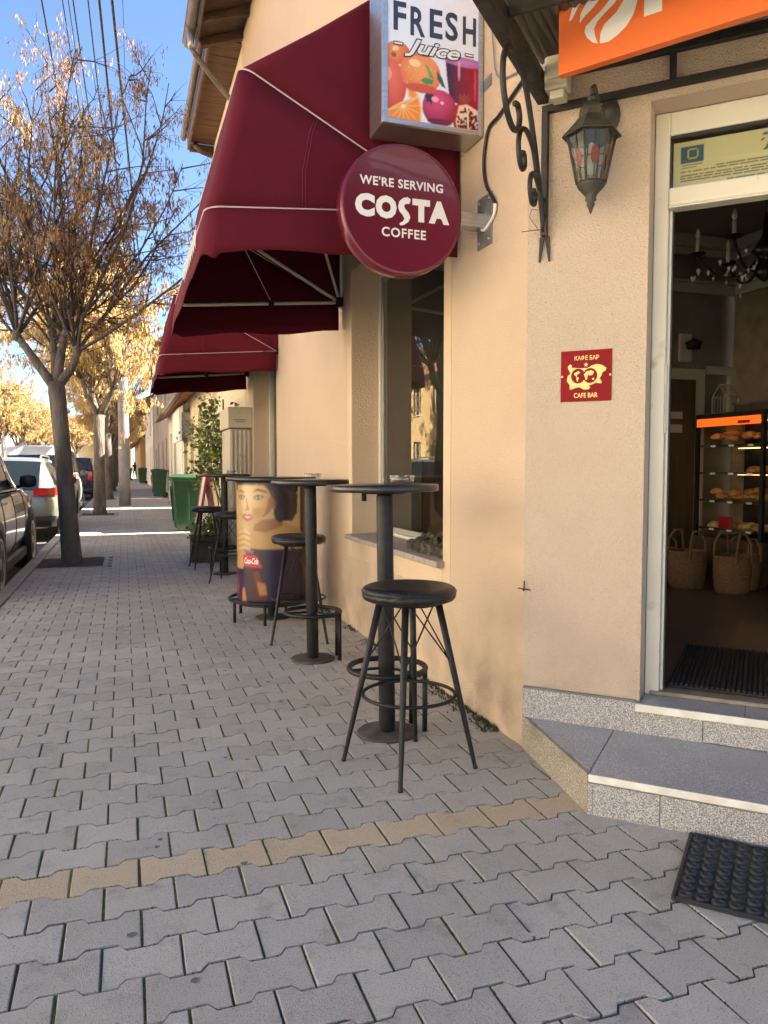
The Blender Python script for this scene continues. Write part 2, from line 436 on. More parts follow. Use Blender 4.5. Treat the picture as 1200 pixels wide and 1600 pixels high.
def paver_material(name, base, alt, useattr):
    m = bpy.data.materials.new(name); m.use_nodes = True
    n = m.node_tree.nodes; l = m.node_tree.links; p = n['Principled BSDF']
    geo = n.new('ShaderNodeNewGeometry'); pos = geo.outputs['Position']
    def tn(sc, det, rough=.6):
        t = n.new('ShaderNodeTexNoise'); t.inputs['Scale'].default_value = sc; t.inputs['Detail'].default_value = det; t.inputs['Roughness'].default_value = rough
        l.new(pos, t.inputs['Vector']); return t.outputs[0]
    def mr(v, a, b, c, d):
        x = n.new('ShaderNodeMapRange'); l.new(v, x.inputs[0])
        for i, k in enumerate((a, b, c, d)): x.inputs[i + 1].default_value = k
        return x.outputs[0]
    def mix(f, a, b, bt='MIX'):
        x = n.new('ShaderNodeMix'); x.data_type = 'RGBA'; x.blend_type = bt
        l.new(f, x.inputs[0]) if hasattr(f, 'links') else setattr(x.inputs[0], 'default_value', f)
        for v, i in ((a, 6), (b, 7)):
            if hasattr(v, 'links'): l.new(v, x.inputs[i])
            else: x.inputs[i].default_value = (*v, 1)
        return x.outputs[2]
    if useattr:
        at = n.new('ShaderNodeAttribute'); at.attribute_name = 'tone'; rv = at.outputs['Fac']
    else:
        oi = n.new('ShaderNodeObjectInfo'); rv = oi.outputs['Random']
    c = mix(mr(rv, 0, 1, 0, 1), base, alt)
    c = mix(mr(tn(1.1, 6, .65), .38, .68, 0, .6), c, (base[0] * .72, base[1] * .68, base[2] * .64))
    c = mix(mr(tn(420, 2), .35, .65, 0, .6), c, (base[0] * 1.5, base[1] * 1.48, base[2] * 1.45))      # aggregate grain
    c = mix(mr(tn(230, 2), .56, .68, 0, .5), c, (.06, .058, .056))
    c = mix(mr(tn(7, 7, .75), .54, .70, 0, .55), c, (base[0] * .55, base[1] * .52, base[2] * .48))        # stains
    c = mix(mr(tn(27, 3, .5), .715, .745, 0, .7), c, (.42, .40, .37))                                   # pale spots
    l.new(c, p.inputs['Base Color']); p.inputs['Roughness'].default_value = .82; p.inputs['Specular IOR Level'].default_value = .35
    bu = n.new('ShaderNodeBump'); bu.inputs['Strength'].default_value = .8; bu.inputs['Distance'].default_value = .006
    l.new(tn(260, 4), bu.inputs['Height']); l.new(bu.outputs[0], p.inputs['Normal'])
    return m
GREY = ((.385, .364, .325), (.53, .50, .445)); YEL = ((.53, .43, .30), (.47, .375, .255))
pm_g = paver_material('grey_paver_concrete', *GREY, False); pm_y = paver_material('yellow_paver_concrete', *YEL, False)
pf_g = paver_material('grey_paver_field', *GREY, True); pf_y = paver_material('yellow_paver_field', *YEL, True)

def camxy(x, y, z=0):
    v = Vector((x, y, z)) - co.location
    rt = Vector((cos(YAW), -sin(YAW), 0)); upv = rt.cross(fwd)
    d = v.dot(fwd)
    return (600 + 1200 * v.dot(rt) / d, 800 - 1200 * v.dot(upv) / d, d) if d > .05 else (-9e9, 0, d)
PITS = [(-.62, 10.35), (-.60, 20.75), (-.55, 30.6), (-.55, 40.8), (-.55, 51), (-.55, 62)]
def in_pit(x, y): return any(x < -.235 and abs(y - py) < .53 for _, py in PITS)
def edge(x, y): return x - PL / 2 < KX + .006 or any(x < -.10 and abs(y - py) < .66 for _, py in PITS)
def clampv(x, y, cx, cy):
    x = max(x, KX + .004)
    for _, py in PITS:
        if abs(cy - py) < .66 and cx < -.10:
            if cx >= -.235 and abs(cy - py) < .56: x = max(x, -.2065)
            elif cy > py: y = max(y, py + .5635)
            else: y = min(y, py - .5635)
    return x, y
cells = []
for row in range(-24, 420):
    y = 2.335 + row * PP
    off = PL / 2 if row % 2 else 0
    ncol0 = int((KX - .03) / PL) - 2
    for k in range(ncol0, 60):
        x = .02 + PL / 2 + k * PL + off
        if x < KX - .04 or (y > 2.9 and x > 1.66): continue
        if y <= 2.9 and (x - 1.6) + (y - 2.88) > .1: continue      # below the corner building
        if x > 5: continue
        if in_pit(x, y): continue
        px, py, d = camxy(x, y)
        vis = -60 < px < 1260 and py < 1680
        cells.append((d if vis else 1e6 + d, x, y, row))
cells.sort(key=lambda c: (edge(c[1], c[2]), c[0]) if c[0] < 9 else (2, c[0]))
pmesh = MB(); vs_, fs_ = paver_geo(0, 0, 0); pmesh.add(vs_, fs_)
pg = pmesh.mesh('paver'); pg.materials.append(pm_g)
py_ = pg.copy(); py_.materials.clear(); py_.materials.append(pm_y)
r_ = random.Random(3)
for d, x, y, row in cells[:300]:
    o = bpy.data.objects.new('paver', py_ if row == 0 else pg); COL.objects.link(o); o.parent = pavement
    o.location = (x + r_.uniform(-.0012, .0012), y + r_.uniform(-.001, .001), r_.uniform(-.0016, .0016))
    o.rotation_euler = (r_.gauss(0, .006), r_.gauss(0, .006), r_.gauss(0, .006))
def paver_field(lst, name, mat):
    mb = MB(); tones = []
    for d, x, y, row in lst:
        vs, fs = paver_geo(x + r_.uniform(-.001, .001), y + r_.uniform(-.001, .001), r_.uniform(-.0018, .0018), tilt=(r_.gauss(0, .006), r_.gauss(0, .006)))
        if edge(x, y): vs = [(*clampv(a, b, x, y), c_) for a, b, c_ in vs]
        mb.add(vs, fs); tones += [r_.random()] * len(vs)
    o = mb.build(name, mat, pavement); o['kind'] = 'stuff'
    a = o.data.attributes.new('tone', 'FLOAT', 'POINT'); a.data.foreach_set('value', tones)
paver_field([c for c in cells[300:] if c[3] != 0], 'paver_field', pf_g)
paver_field([c for c in cells[300:] if c[3] == 0], 'yellow_paver_field', pf_y)
# beyond the reach of single pavers: same pavement as a sheet
sheet('far_pavement', KX, 2.335 + 420 * PP, 1.7, 160, .0, M('far_paving', GREY[1], .85, GREY[0], 7, 4))

mb = MB()
mb.box(KX - .14, -60, -.16, KX - .012, 160, -.02)
kerb = tag(mb.build('kerb', kerbm), kind='structure')
km = MB(); km.box(-.066, -.496, -.14, .066, .496, .006); kme = km.mesh('kerb_stone'); kme.materials.append(kerbm)
for i in range(-3, 62):
    o = bpy.data.objects.new('kerb_stone', kme); COL.objects.link(o); o.parent = kerb
    o.location = (KX - .076 + r_.uniform(-.003, .003), .5 + i, r_.uniform(-.004, .004)); o.rotation_euler = (0, 0, r_.gauss(0, .002))
    if i < 15:
        md = o.modifiers.new('bevel', 'BEVEL'); md.width = .012; md.segments = 2
mb = MB(); mb.box(-8.14, -60, -.16, -8.0, 160, .0); tag(mb.build('opposite_kerb', kerbm), kind='structure')
for i, (x, y) in enumerate(PITS):
    mb = MB(); n = 7
    for a in range(n):
        for b in range(n):
            pass
    gx = np.linspace(-1.02, -.27, 8); gy = np.linspace(y - .5, y + .5, 10); vs = []; fs = []
    for yy in gy:
        for xx in gx: vs.append((xx, yy, -.002 + .010 * noise.noise((xx * 9, yy * 9, 3)) + .004))
    for b in range(9):
        for a in range(7): k = b * 8 + a; fs.append((k, k + 1, k + 9, k + 8))
    mb.add(vs, fs, True)
    pit = tag(mb.build('tree_pit', soil), kind='structure')
    e = MB(); e.box(-.27, y - .52, -.1, -.21, y + .52, .012); e.build('edging', kerbm, pit, bevel=.006)
    e = MB(); e.box(-1.02, y - .56, -.1, -.21, y - .523, .010); e.build('edging', kerbm, pit, bevel=.006)
    e = MB(); e.box(-1.02, y + .523, -.1, -.21, y + .56, .010); e.build('edging', kerbm, pit, bevel=.006)
# ------------------------------------------------------------------ the corner cafe building
def at(px, py, P, nrm):
    """ray of the photograph's point met with a plane (used for tracing flat outlines only)"""
    rt = Vector((cos(YAW), -sin(YAW), 0)); upv = rt.cross(fwd); c = Vector((0, 0, 1.2))
    v = fwd + rt * ((px - 600) / 1200) - upv * ((py - 800) / 1200); nrm = Vector(nrm)
    return c + v * ((Vector(P) - c).dot(nrm) / v.dot(nrm))

XW = 1.60
cafe = thing('cafe_building', 'peach stucco corner cafe building with a chamfered doorway and a street window', 'building', (XW, 2.88, 0))
W1 = (3.75, 5.47, .70, 2.62); W2 = (8.45, 10.03, .70, 2.62)
Fs = lambda u, v, d: (XW + d, u, v)
Fc = lambda u, v, d: tuple(ch(u, -d, v))
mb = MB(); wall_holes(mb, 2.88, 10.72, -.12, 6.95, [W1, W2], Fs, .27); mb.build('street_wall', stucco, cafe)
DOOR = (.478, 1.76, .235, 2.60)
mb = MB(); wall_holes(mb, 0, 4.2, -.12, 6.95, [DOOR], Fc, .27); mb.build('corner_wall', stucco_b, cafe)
e4 = ch(4.2, 0, 0)
mb = MB(); mb.box(e4.x + .003, e4.y, -.12, 15, e4.y + .27, 6.95); mb.build('side_wall', stucco, cafe)
mb = MB(); mb.box(14.7, .3, -.12, 15, 10.72, 6.95); mb.box(1.9, 10.45, -.12, 14.6, 10.71, 6.95); mb.build('rear_wall', stucco, cafe)
# plaster band round the window
mb = MB()
for (a, b, c, d) in ((3.655, 3.748, .535, 2.75), (5.472, 5.565, .535, 2.75), (3.748, 5.472, .535, .655), (3.748, 5.472, 2.622, 2.75)):
    mb.box(XW - .006, a, c, XW + .02, b, d)
mb.build('window_surround', plaster_trim, cafe, bevel=.003)

def window(parent, Wd, F, frame_mat, d=.2, split=None, sillmat=None, sill_out=.05, pane=None, fw=.05):
    y0, y1, z0, z1 = Wd
    mb = MB()
    def bar(a, b, c, e, da=d, db=d + .06):
        P = [F(u, v, w) for w in (da, db) for v in (c, e) for u in (a, b)]
        mb.add(P, [(0, 2, 3, 1), (4, 5, 7, 6), (0, 1, 5, 4), (2, 6, 7, 3), (0, 4, 6, 2), (1, 3, 7, 5)])
    bar(y0, y0 + fw, z0, z1); bar(y1 - fw, y1, z0, z1); bar(y0 + fw, y1 - fw, z0, z0 + fw); bar(y0 + fw, y1 - fw, z1 - fw, z1)
    for s_ in (split or []):
        if s_[0] == 'v': bar(s_[1] - fw * .45, s_[1] + fw * .45, z0 + fw, z1 - fw)
        else: bar(y0 + fw, y1 - fw, s_[1] - fw * .45, s_[1] + fw * .45, d + .003, d + .057)
    fr = mb.build('window', frame_mat, parent, bevel=.004)
    mb = MB(); mb.poly([F(y0 + fw, z0 + fw, d + .03), F(y1 - fw, z0 + fw, d + .03), F(y1 - fw, z1 - fw, d + .03), F(y0 + fw, z1 - fw, d + .03)])
    mb.build('pane', pane or glass, fr)
    if sillmat:
        mb = MB()
        P = [F(u, v, w) for w in (-sill_out, d - .002) for v in (z0 - .028, z0 - .004 + .012) for u in (y0 - .03, y1 + .03)]
        P = [F(u, v + (.012 if w > 0 and v > z0 - .02 else 0), w) for w in (-sill_out, d - .002) for v in (z0 - .03, z0 + .002) for u in ((y0 - .03, y1 + .03) if w < 0 else (y0 + .001, y1 - .001))]
        mb.add(P, [(0, 2, 3, 1), (4, 5, 7, 6), (0, 1, 5, 4), (2, 6, 7, 3), (0, 4, 6, 2), (1, 3, 7, 5)])
        mb.build('sill', sillmat, fr, bevel=.004)
    return fr
sillm = M('sill_stone', (.40, .36, .31), .55, (.30, .27, .235), 22, 5, wear=((.12, .115, .11), 50, .6, .75))
wf1 = window(cafe, W1, Fs, upvc, .2, None, sillm, .055, None, .034)
sashg = M('grey_sash', (.34, .32, .28), .4)
for (a, b, c, d) in ((3.785, 3.822, .735, 2.585), (5.398, 5.435, .735, 2.585), (3.823, 5.397, .735, .772), (3.823, 5.397, 2.548, 2.585)):
    mb = MB(); mb.box(1.813, a, c, 1.8285, b, d); mb.build('sash', sashg, wf1, bevel=.003)
window(cafe, W2, Fs, upvc, .2, [('v', 9.3)], sillm, .055)

# roof with rafters, gutter and outlet
roofz = lambda x: 6.80 + .36 * (x - 1.0)
rp = [(1.0, 10.70), (1.0, 2.63), (4.32, -.69), (15.2, -.69), (15.2, 10.70)]
mb = MB()
n = len(rp); vs = [(x, y, roofz(x)) for x, y in rp] + [(x, y, roofz(x) + .10) for x, y in rp]
mb.add(vs, [tuple(range(n - 1, -1, -1)), tuple(range(n, 2 * n))] + [(i, (i + 1) % n, n + (i + 1) % n, n + i) for i in range(n)])
roof = mb.build('roof', tiles, cafe)
mb = MB()
vs = [(x, y, roofz(x) - .022) for x, y in rp] + [(x, y, roofz(x) - .004) for x, y in rp]
mb.add(vs, [tuple(range(n - 1, -1, -1)), tuple(range(n, 2 * n))] + [(i, (i + 1) % n, n + (i + 1) % n, n + i) for i in range(n)])
mb.build('roof_boarding', wood_d, roof)
for k in range(14):
    y = 10.62 - k * .58
    if y < 2.9: break
    mb = MB()
    for yy in (y,):
        P = [(x, yy + dy, roofz(x) - .024 - dz) for x in (1.05, 1.75) for dz in (.11, 0) for dy in (-.04, .04)]
        mb.add(P, [(0, 2, 3, 1), (4, 5, 7, 6), (0, 1, 5, 4), (2, 6, 7, 3), (0, 4, 6, 2), (1, 3, 7, 5)])
    mb.build('rafter', wood_d, roof, bevel=.004)
mb = MB(); mb.box(.985, 2.65, roofz(1.0) - .10, 1.008, 10.7, roofz(1.0) + .06); mb.build('fascia_board', fascia, roof)
# half-round gutter
mb = MB(); prof = [(.072 * cos(a), .072 * sin(a)) for a in np.linspace(pi, 2 * pi, 11)] + [(.066 * cos(a), .066 * sin(a)) for a in np.linspace(2 * pi, pi, 11)]
vs = [(.905 + x, y, 6.80 + z) for y in (2.65, 10.78) for x, z in prof]; m_ = len(prof)
mb.add(vs, [(i, (i + 1) % m_, m_ + (i + 1) % m_, m_ + i) for i in range(m_)] + [tuple(range(m_ - 1, -1, -1)), tuple(range(m_, 2 * m_))], True)
mb.tube([(.905 - .072, 2.65, 6.80), (.905 - .072, 10.78, 6.80)], .009, 6)
for y in (8.8, 9.6, 10.3): mb.tube([(.905 + .075 * cos(a), y, 6.80 + .077 * sin(a)) for a in np.linspace(pi, 2 * pi, 9)], .006, 5)
gut = mb.build('gutter', guttr, roof)
mb = MB(); mb.tube([(.905, 10.4, 6.74), (.905, 10.4, 6.60), (.92, 10.42, 6.55)], .045, 12); mb.build('outlet', M('zinc_pipe', (.42, .43, .44), .4, metal=.6), gut)
mb = MB(); mb.tube([(.92, 10.42, 6.56), (.96, 10.45, 6.5), (1.25, 10.58, 6.25), (1.53, 10.66, 6.0), (1.545, 10.67, 5.6), (1.545, 10.67, 3.4)], .036, 10); mb.build('downpipe', guttr, gut)

# entrance: white door frame, transom pane, notice behind it
mb = MB()
def cbox(mb, s0, s1, o0, o1, z0, z1): mb.box(s0, o0, z0, s1, o1, z1, CH)
cbox(mb, .480, .536, -.19, -.125, .262, 2.598); cbox(mb, 1.70, 1.758, -.19, -.125, .262, 2.598)
cbox(mb, .536, 1.70, -.188, -.127, 2.508, 2.597); cbox(mb, .536, 1.70, -.188, -.115, 2.232, 2.302)
cbox(mb, .536, .548, -.186, -.150, .266, 2.232); cbox(mb, .536, 1.70, -.18, -.108, 2.222, 2.2315)
dfr = mb.build('door_frame', upvc, cafe, bevel=.006, seg=2)
mb = MB(); cbox(mb, .548, .553, -.187, -.158, .268, 2.222); cbox(mb, .536, 1.70, -.17, -.135, 2.497, 2.508); cbox(mb, .536, .541, -.165, -.135, 2.302, 2.497); mb.build('gasket', blackplas, dfr)
mb = MB(); mb.poly([ch(.541, -.15, 2.302), ch(1.70, -.15, 2.302), ch(1.70, -.15, 2.497), ch(.541, -.15, 2.497)]); mb.build('transom_pane', glass, dfr)
mb = MB(); cbox(mb, .536, .5415, -.128, -.1235, 1.34, 1.62); mb.build('strike_plate', steel, dfr)
mb = MB(); cbox(mb, .50, 1.74, -.20, -.118, .2622, .280); mb.build('threshold', M('worn_threshold', (.30, .25, .20), .5, (.2, .16, .12), 20, 4), dfr, bevel=.004)
# framed notice behind the transom pane
pap = Pic(1.12, .175, 225, 36, lin(214, 204, 160))
pap.poly([(.03, .095), (.115, .095), (.115, .160), (.03, .160)], (38, 92, 120))
for k in range(12):
    a = 2 * pi * k / 12; pap.ell(.0725 + .019 * cos(a), .1275 + .019 * sin(a), .004, .004, (210, 190, 70))
pap.line([(.033, .083), (.105, .083)], .0028, (140, 130, 105)); pap.line([(.033, .073), (.085, .073)], .0022, (150, 140, 112))
rr = random.Random(5)
for row_, yy in enumerate((.070, .060, .044, .034, .024, .010)):
    x = .03 if row_ not in (0, 5) else (.16 if row_ == 0 else .2)
    end = (.50 if row_ < 5 else .42)
    while x < end + .45:
        w_ = rr.uniform(.012, .035); pap.line([(x, yy), (x + w_, yy)], .0022, (112, 104, 84)); x += w_ + .008
pap.poly([(.325, .10), (.34, .10), (.37, .16), (.36, .165)], (60, 120, 80)); pap.line([(.32, .155), (.36, .165), (.39, .168)], .004, (70, 110, 140)); pap.line([(.315, .135), (.325, .14)], .004, (190, 60, 50))
pap.line([(.31, .088), (.40, .088)], .002, (140, 130, 105))
paper_m = attr_mat('printed_paper', .7)
nt_ = thing('framed_notice', 'pale printed notice with a blue flag behind the glass above the doorway', 'notice', tuple(ch(.6, -.17, 2.31)))
pap.build('notice_sheet', paper_m, lambda x, y: tuple(ch(.545 + x, -.168, 2.312 + y)), nt_)
mb = MB(); cbox(mb, .545, 1.665, -.180, -.170, 2.309, 2.49); mb.build('backing_board', whiteplas, nt_)

# granite steps
steps = thing('entrance_steps', 'two speckled granite steps with white nosing below the cafe door', 'steps', (1.6, 2.2, 0))
SF = [(0.012, .0215), (.385, .529)]
mb = MB()
def cpr(mb, poly, z0, z1): mb.prism([(p[0], p[1]) for p in poly], z0, z1, CH)
cpr(mb, [(.02, .024), (.386, .505), (2.5, .505), (2.5, .024)], -.12, .108); mb.build('step_core', conc, steps)
sl = [(.385, .985), (.988, 1.587), (1.590, 2.189)]
mb = MB(); cpr(mb, [(.033, .0225), (.383, .0225), (.383, .494)], .110, .140); mb.build('tread_slab', granite_d, steps, bevel=.002)
for a, b in sl:
    mb = MB(); cpr(mb, [(a + .001, .0225), (b, .0225), (b, .524), (a + .001, .524)], .110, .140); mb.build('tread_slab', granite_d, steps, bevel=.002)
for a, b in ((.40, .62), (.622, 1.25), (1.252, 1.88), (1.882, 2.4)):
    mb = MB(); cbox(mb, a, b, .506, .526, -.1, .109); mb.build('riser_slab', granite, steps, bevel=.0015)
mb = MB(); cbox(mb, .384, .3995, .500, .527, -.1, .109); mb.build('corner_trim', granite, steps)
mb = MB(); cpr(mb, [(0.0, .006), (.384, .5275), (.3845, .500), (.018, .006)], -.1, .1395); mb.build('side_slab', granite_y, steps, bevel=.0015)
mb = MB(); cbox(mb, .386, 2.4, .5245, .533, .116, .1425); mb.build('nosing', nosing, steps, bevel=.003, seg=2)
for a, b in ((.004, .716), (.718, 1.40), (1.402, 2.1)):
    mb = MB(); cbox(mb, a, b, .001, .0215, .100 if a < .1 else .1405, .262 if a < .1 else .234); mb.build('riser_slab', granite, steps, bevel=.0015)
mb = MB(); cbox(mb, .004, .466, .001, .0215, .2622, .2700); mb.build('ledge_mortar', conc, steps, bevel=.003)
for a, b in ((.480, .86), (.862, 1.36), (1.362, 1.757)):
    mb = MB(); cbox(mb, a, b, -.2, .036, .236, .2615); mb.build('sill_slab', granite_d, steps, bevel=.002)
mb = MB(); cbox(mb, .468, 1.80, .0365, .046, .234, .2645); mb.build('nosing', nosing, steps, bevel=.003, seg=2)

# interior shell
room = thing('cafe_interior', 'dark cafe room seen through the open doorway', 'room', (3.4, 3.4, .28))
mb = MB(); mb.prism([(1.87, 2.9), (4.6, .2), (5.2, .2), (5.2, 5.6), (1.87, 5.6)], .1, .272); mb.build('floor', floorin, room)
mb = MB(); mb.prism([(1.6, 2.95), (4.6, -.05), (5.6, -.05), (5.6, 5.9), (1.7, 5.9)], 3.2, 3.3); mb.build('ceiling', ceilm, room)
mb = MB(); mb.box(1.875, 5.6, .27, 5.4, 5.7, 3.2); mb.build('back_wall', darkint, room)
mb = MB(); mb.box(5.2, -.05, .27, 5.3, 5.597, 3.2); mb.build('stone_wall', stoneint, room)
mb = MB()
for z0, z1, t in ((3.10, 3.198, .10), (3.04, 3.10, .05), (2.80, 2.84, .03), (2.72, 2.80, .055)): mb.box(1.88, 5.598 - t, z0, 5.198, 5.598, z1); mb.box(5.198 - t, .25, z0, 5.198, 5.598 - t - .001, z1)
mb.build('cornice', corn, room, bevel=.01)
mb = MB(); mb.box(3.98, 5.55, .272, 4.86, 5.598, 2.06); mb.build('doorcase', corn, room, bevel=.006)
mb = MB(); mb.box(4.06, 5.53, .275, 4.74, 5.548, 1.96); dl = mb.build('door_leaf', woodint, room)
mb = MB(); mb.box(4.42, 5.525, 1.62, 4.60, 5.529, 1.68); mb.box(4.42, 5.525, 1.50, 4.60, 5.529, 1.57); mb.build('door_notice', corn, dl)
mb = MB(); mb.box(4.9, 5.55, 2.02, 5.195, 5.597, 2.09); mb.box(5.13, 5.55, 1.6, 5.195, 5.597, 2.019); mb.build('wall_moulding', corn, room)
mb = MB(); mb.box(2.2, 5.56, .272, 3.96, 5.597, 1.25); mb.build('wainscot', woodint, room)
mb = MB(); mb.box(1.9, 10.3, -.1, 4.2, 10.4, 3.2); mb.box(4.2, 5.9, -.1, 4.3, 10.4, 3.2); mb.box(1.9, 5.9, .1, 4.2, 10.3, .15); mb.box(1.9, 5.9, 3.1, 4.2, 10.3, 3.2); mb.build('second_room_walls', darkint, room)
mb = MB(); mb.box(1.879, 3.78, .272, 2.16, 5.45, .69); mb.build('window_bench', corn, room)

# ------------------------------------------------------------------ houses along the street
def house(name, label, side, X, y0, y1, eave, rh, wm, wins, depth=8., over=.4, rmat=None, doors=(), over_end=.15, frame=None, flat=False, panes=None):
    F = lambda u, v, d: (X + side * d, u, v)
    h = thing(name, label, 'house', (X, (y0 + y1) / 2, 0))
    holes = [(a, a + w, z, z + hh) for (a, z, w, hh) in wins] + [(a, a + w, -.05, hh) for (a, w, hh) in doors]
    mb = MB(); wall_holes(mb, y0, y1, -.12, eave, holes, F, .22)
    xa, xb = sorted((X + side * .221, X + side * depth))
    mb.box(xa, y0 + .001, -.12, xb, y0 + .2, eave); mb.box(xa, y1 - .2, -.12, xb, y1 - .001, eave)
    xc = X + side * depth; mb.box(min(xc, xc - side * .2), y0 + .2, -.12, max(xc, xc - side * .2), y1 - .2, eave)
    xm = X + side * depth / 2
    for yy in (y0 + .002, y1 - .002):
        mb.poly([(X + side * .1, yy, eave), (X + side * (depth - .1), yy, eave), (xm, yy, eave + rh)])
    mb.build('wall', wm, h)
    mb = MB()
    ya, yb = y0 - over_end, y1 + over_end
    xe, xr = X - side * over, X + side * (depth + over); sl_ = rh / (depth / 2)
    ze = eave - over * sl_ + .02
    A = [(xe, ze), (xm, eave + rh + .02), (xr, ze), (xr, ze + .12), (xm, eave + rh + .15), (xe, ze + .12)]
    vs = [(x, y, z) for y in (ya, yb) for x, z in A]
    mb.add(vs, [(0, 1, 7, 6), (1, 2, 8, 7), (2, 3, 9, 8), (3, 4, 10, 9), (4, 5, 11, 10), (5, 0, 6, 11), (5, 4, 1, 0), (4, 3, 2, 1), (6, 7, 10, 11), (7, 8, 9, 10)])
    rf = mb.build('roof', rmat or tiles, h)
    mb = MB(); mb.tube([(xe - side * .06, ya, ze + .05), (xe - side * .06, yb, ze + .05)], .06, 8); mb.build('gutter', guttr, rf)
    for (a, z, w, hh) in wins:
        window(h, (a, a + w, z, z + hh), F, frame or upvc, .12, [('v', a + w / 2)] if w > .7 else None, sillm, .05, panes or carglass, .06)
    for (a, w, hh) in doors:
        mb = MB(); P = [F(u, v, d) for d in (.12, .17) for v in (-.05, hh) for u in (a, a + w)]
        mb.add(P, [(0, 2, 3, 1), (4, 5, 7, 6), (0, 1, 5, 4), (2, 6, 7, 3), (0, 4, 6, 2), (1, 3, 7, 5)])
        d_ = mb.build('door', woodint, h)
        mb = MB(); q = F(a + .1, 1.05, .08); mb.tube([q, (q[0], q[1] + .12, q[2])], .012, 6); mb.build('handle', steel, d_)
    return h
# right-hand side: tall house next door, low cream house, then further ones
nb = house('neighbour_house', 'tall cream house with a boarded eave just past the cafe', 1, 1.62, 10.73, 14.3, 6.98, 2.2, cream, [(12.6, 4.2, 1.1, 1.4)], over=.02, over_end=.0)
nf = [c for c in nb.children if c.name.startswith('roof')][0]
for k in range(17):
    mb = MB(); mb.box(1.20, 10.76 + k * .205, 6.90 + r_.uniform(-.003, .003), 1.617, 10.76 + k * .205 + .197, 6.925); mb.build('plank', wood, nf, bevel=.003)
mb = MB(); mb.box(1.165, 10.74, 6.83, 1.197, 14.38, 7.06); mb.build('fascia_board', fascia, nf)
mb = MB(); mb.tube([(1.10, 10.74, 7.03), (1.10, 14.4, 7.03)], .055, 10); mb.build('gutter', guttr, nf)
mb = MB(); mb.box(1.20, 14.30, 6.80, 1.62, 14.38, 6.925); mb.tube([(1.62, 14.2, 6.70), (1.4, 14.2, 6.76), (1.26, 14.2, 6.88)], .05, 8); mb.build('corbel', wood_d, nf)
house('low_house', 'low sunlit cream house with a white panel over its doorway', 1, 1.62, 15.05, 23.1, 2.95, 2.2, cream,
      [(17.2, .9, .9, 1.5), (19.4, .9, .9, 1.5)], over=.45, doors=((21.4, 1.2, 2.1),), over_end=0)
house('low_house', 'second low cream house after a narrow gap, beyond the white panel', 1, 1.64, 23.95, 30.8, 3.1, 2.2, whitew,
      [(28.6, .9, 1., 1.5)], over=.40, doors=((26.4, 1.2, 2.1),), over_end=0)
wp = thing('blank_sign', 'blank white panel fixed above a doorway on the low cream house', 'sign', (1.5, 21.6, 2.3))
mb = MB(); mb.box(1.34, 20.2, 1.88, 1.40, 23.0, 2.72); mb.build('panel', whitep, wp)
for yb_ in (20.3, 22.8): mb = MB(); mb.box(1.401, yb_, 1.95, 1.618, yb_ + .06, 2.6); mb.build('bracket', steel, wp)
#, 1.95, 1.618, 20.36, 2.6); mb.box(1.401, 22.8, 1.95, 1.618, 22.86, 2.6); mb.build('bracket', steel, wp)
house('grey_house', 'two-storey grey house beyond the low cream one', 1, 1.66, 31.0, 45.5, 6.2, 2.4, greyw,
      [(32.5, .9, 1., 1.5), (35.5, .9, 1., 1.5), (40, .9, 1., 1.5), (33, 3.7, 1., 1.5), (36.5, 3.7, 1., 1.5), (40.5, 3.7, 1., 1.5)], doors=((43, 1.1, 2.2),))
house('white_house', 'white two-storey house far along the right side of the street', 1, 1.58, 45.8, 62.5, 5.2, 2.2, whitew,
      [(47.5, .9, 1., 1.5), (51, .9, 1., 1.5), (56, .9, 1., 1.5), (49, 3.2, 1., 1.3), (55, 3.2, 1., 1.3)], doors=((60, 1.1, 2.2),))
house('orange_roofed_house', 'low ochre house with an orange tiled roof at the far end of the right row', 1, 1.2, 63, 86, 3.4, 2.8, ochre,
      [(65, .9, 1., 1.5), (69, .9, 1., 1.5), (75, .9, 1., 1.5)], over=.6, rmat=M('orange_roof_tiles', (.46, .17, .06), .85, (.36, .12, .05), 5, 4))
# the street ends at a cross row
def cross_house(name, label, x0, x1, y, eave, rh, wm, rmat):
    h = thing(name, label, 'house', ((x0 + x1) / 2, y, 0))
    mb = MB(); F = lambda u, v, d: (u, y + d, v)
    ws = [(x0 + 1 + k * 2.4, x0 + 2 + k * 2.4, 1., 2.4) for k in range(int((x1 - x0 - 1.5) / 2.4))]
    if eave > 5: ws += [(a, b, 3.8, 5.2) for a, b, _, _ in ws]
    wall_holes(mb, x0, x1, -.12, eave, ws, F, .22); mb.box(x0, y + .221, -.12, x0 + .2, y + 8, eave); mb.box(x1 - .2, y + .221, -.12, x1, y + 8, eave)
    mb.build('wall', wm, h)
    mb = MB(); A = [(y - .5, eave - .1), (y + 4, eave + rh), (y + 8.5, eave - .1), (y + 8.5, eave + .05), (y + 4, eave + rh + .15), (y - .5, eave + .05)]
    vs = [(x, yy, z) for x in (x0 - .3, x1 + .3) for yy, z in A]
    mb.add(vs, [(0, 1, 7, 6), (1, 2, 8, 7), (2, 3, 9, 8), (3, 4, 10, 9), (4, 5, 11, 10), (5, 0, 6, 11), (5, 4, 1, 0), (4, 3, 2, 1), (6, 7, 10, 11), (7, 8, 9, 10)])
    mb.build('roof', rmat, h)
    for w_ in ws: window(h, w_, F, upvc, .12, None, None, 0, carglass, .06)
cross_house('end_house', 'yellow house with a red tiled roof closing the street behind the trees', -7.6, 1.0, 118, 6.0, 2.6, ochre, tiles)
cross_house('end_house', 'white house with a red tiled roof at the left end of the closing row', -20, -8.2, 116, 5.6, 2.8, whitew, tiles)
cross_house('end_house', 'rose house with a red roof right of the yellow house at the street end', 1.6, 14, 119, 6.4, 2.6, rose, tiles)
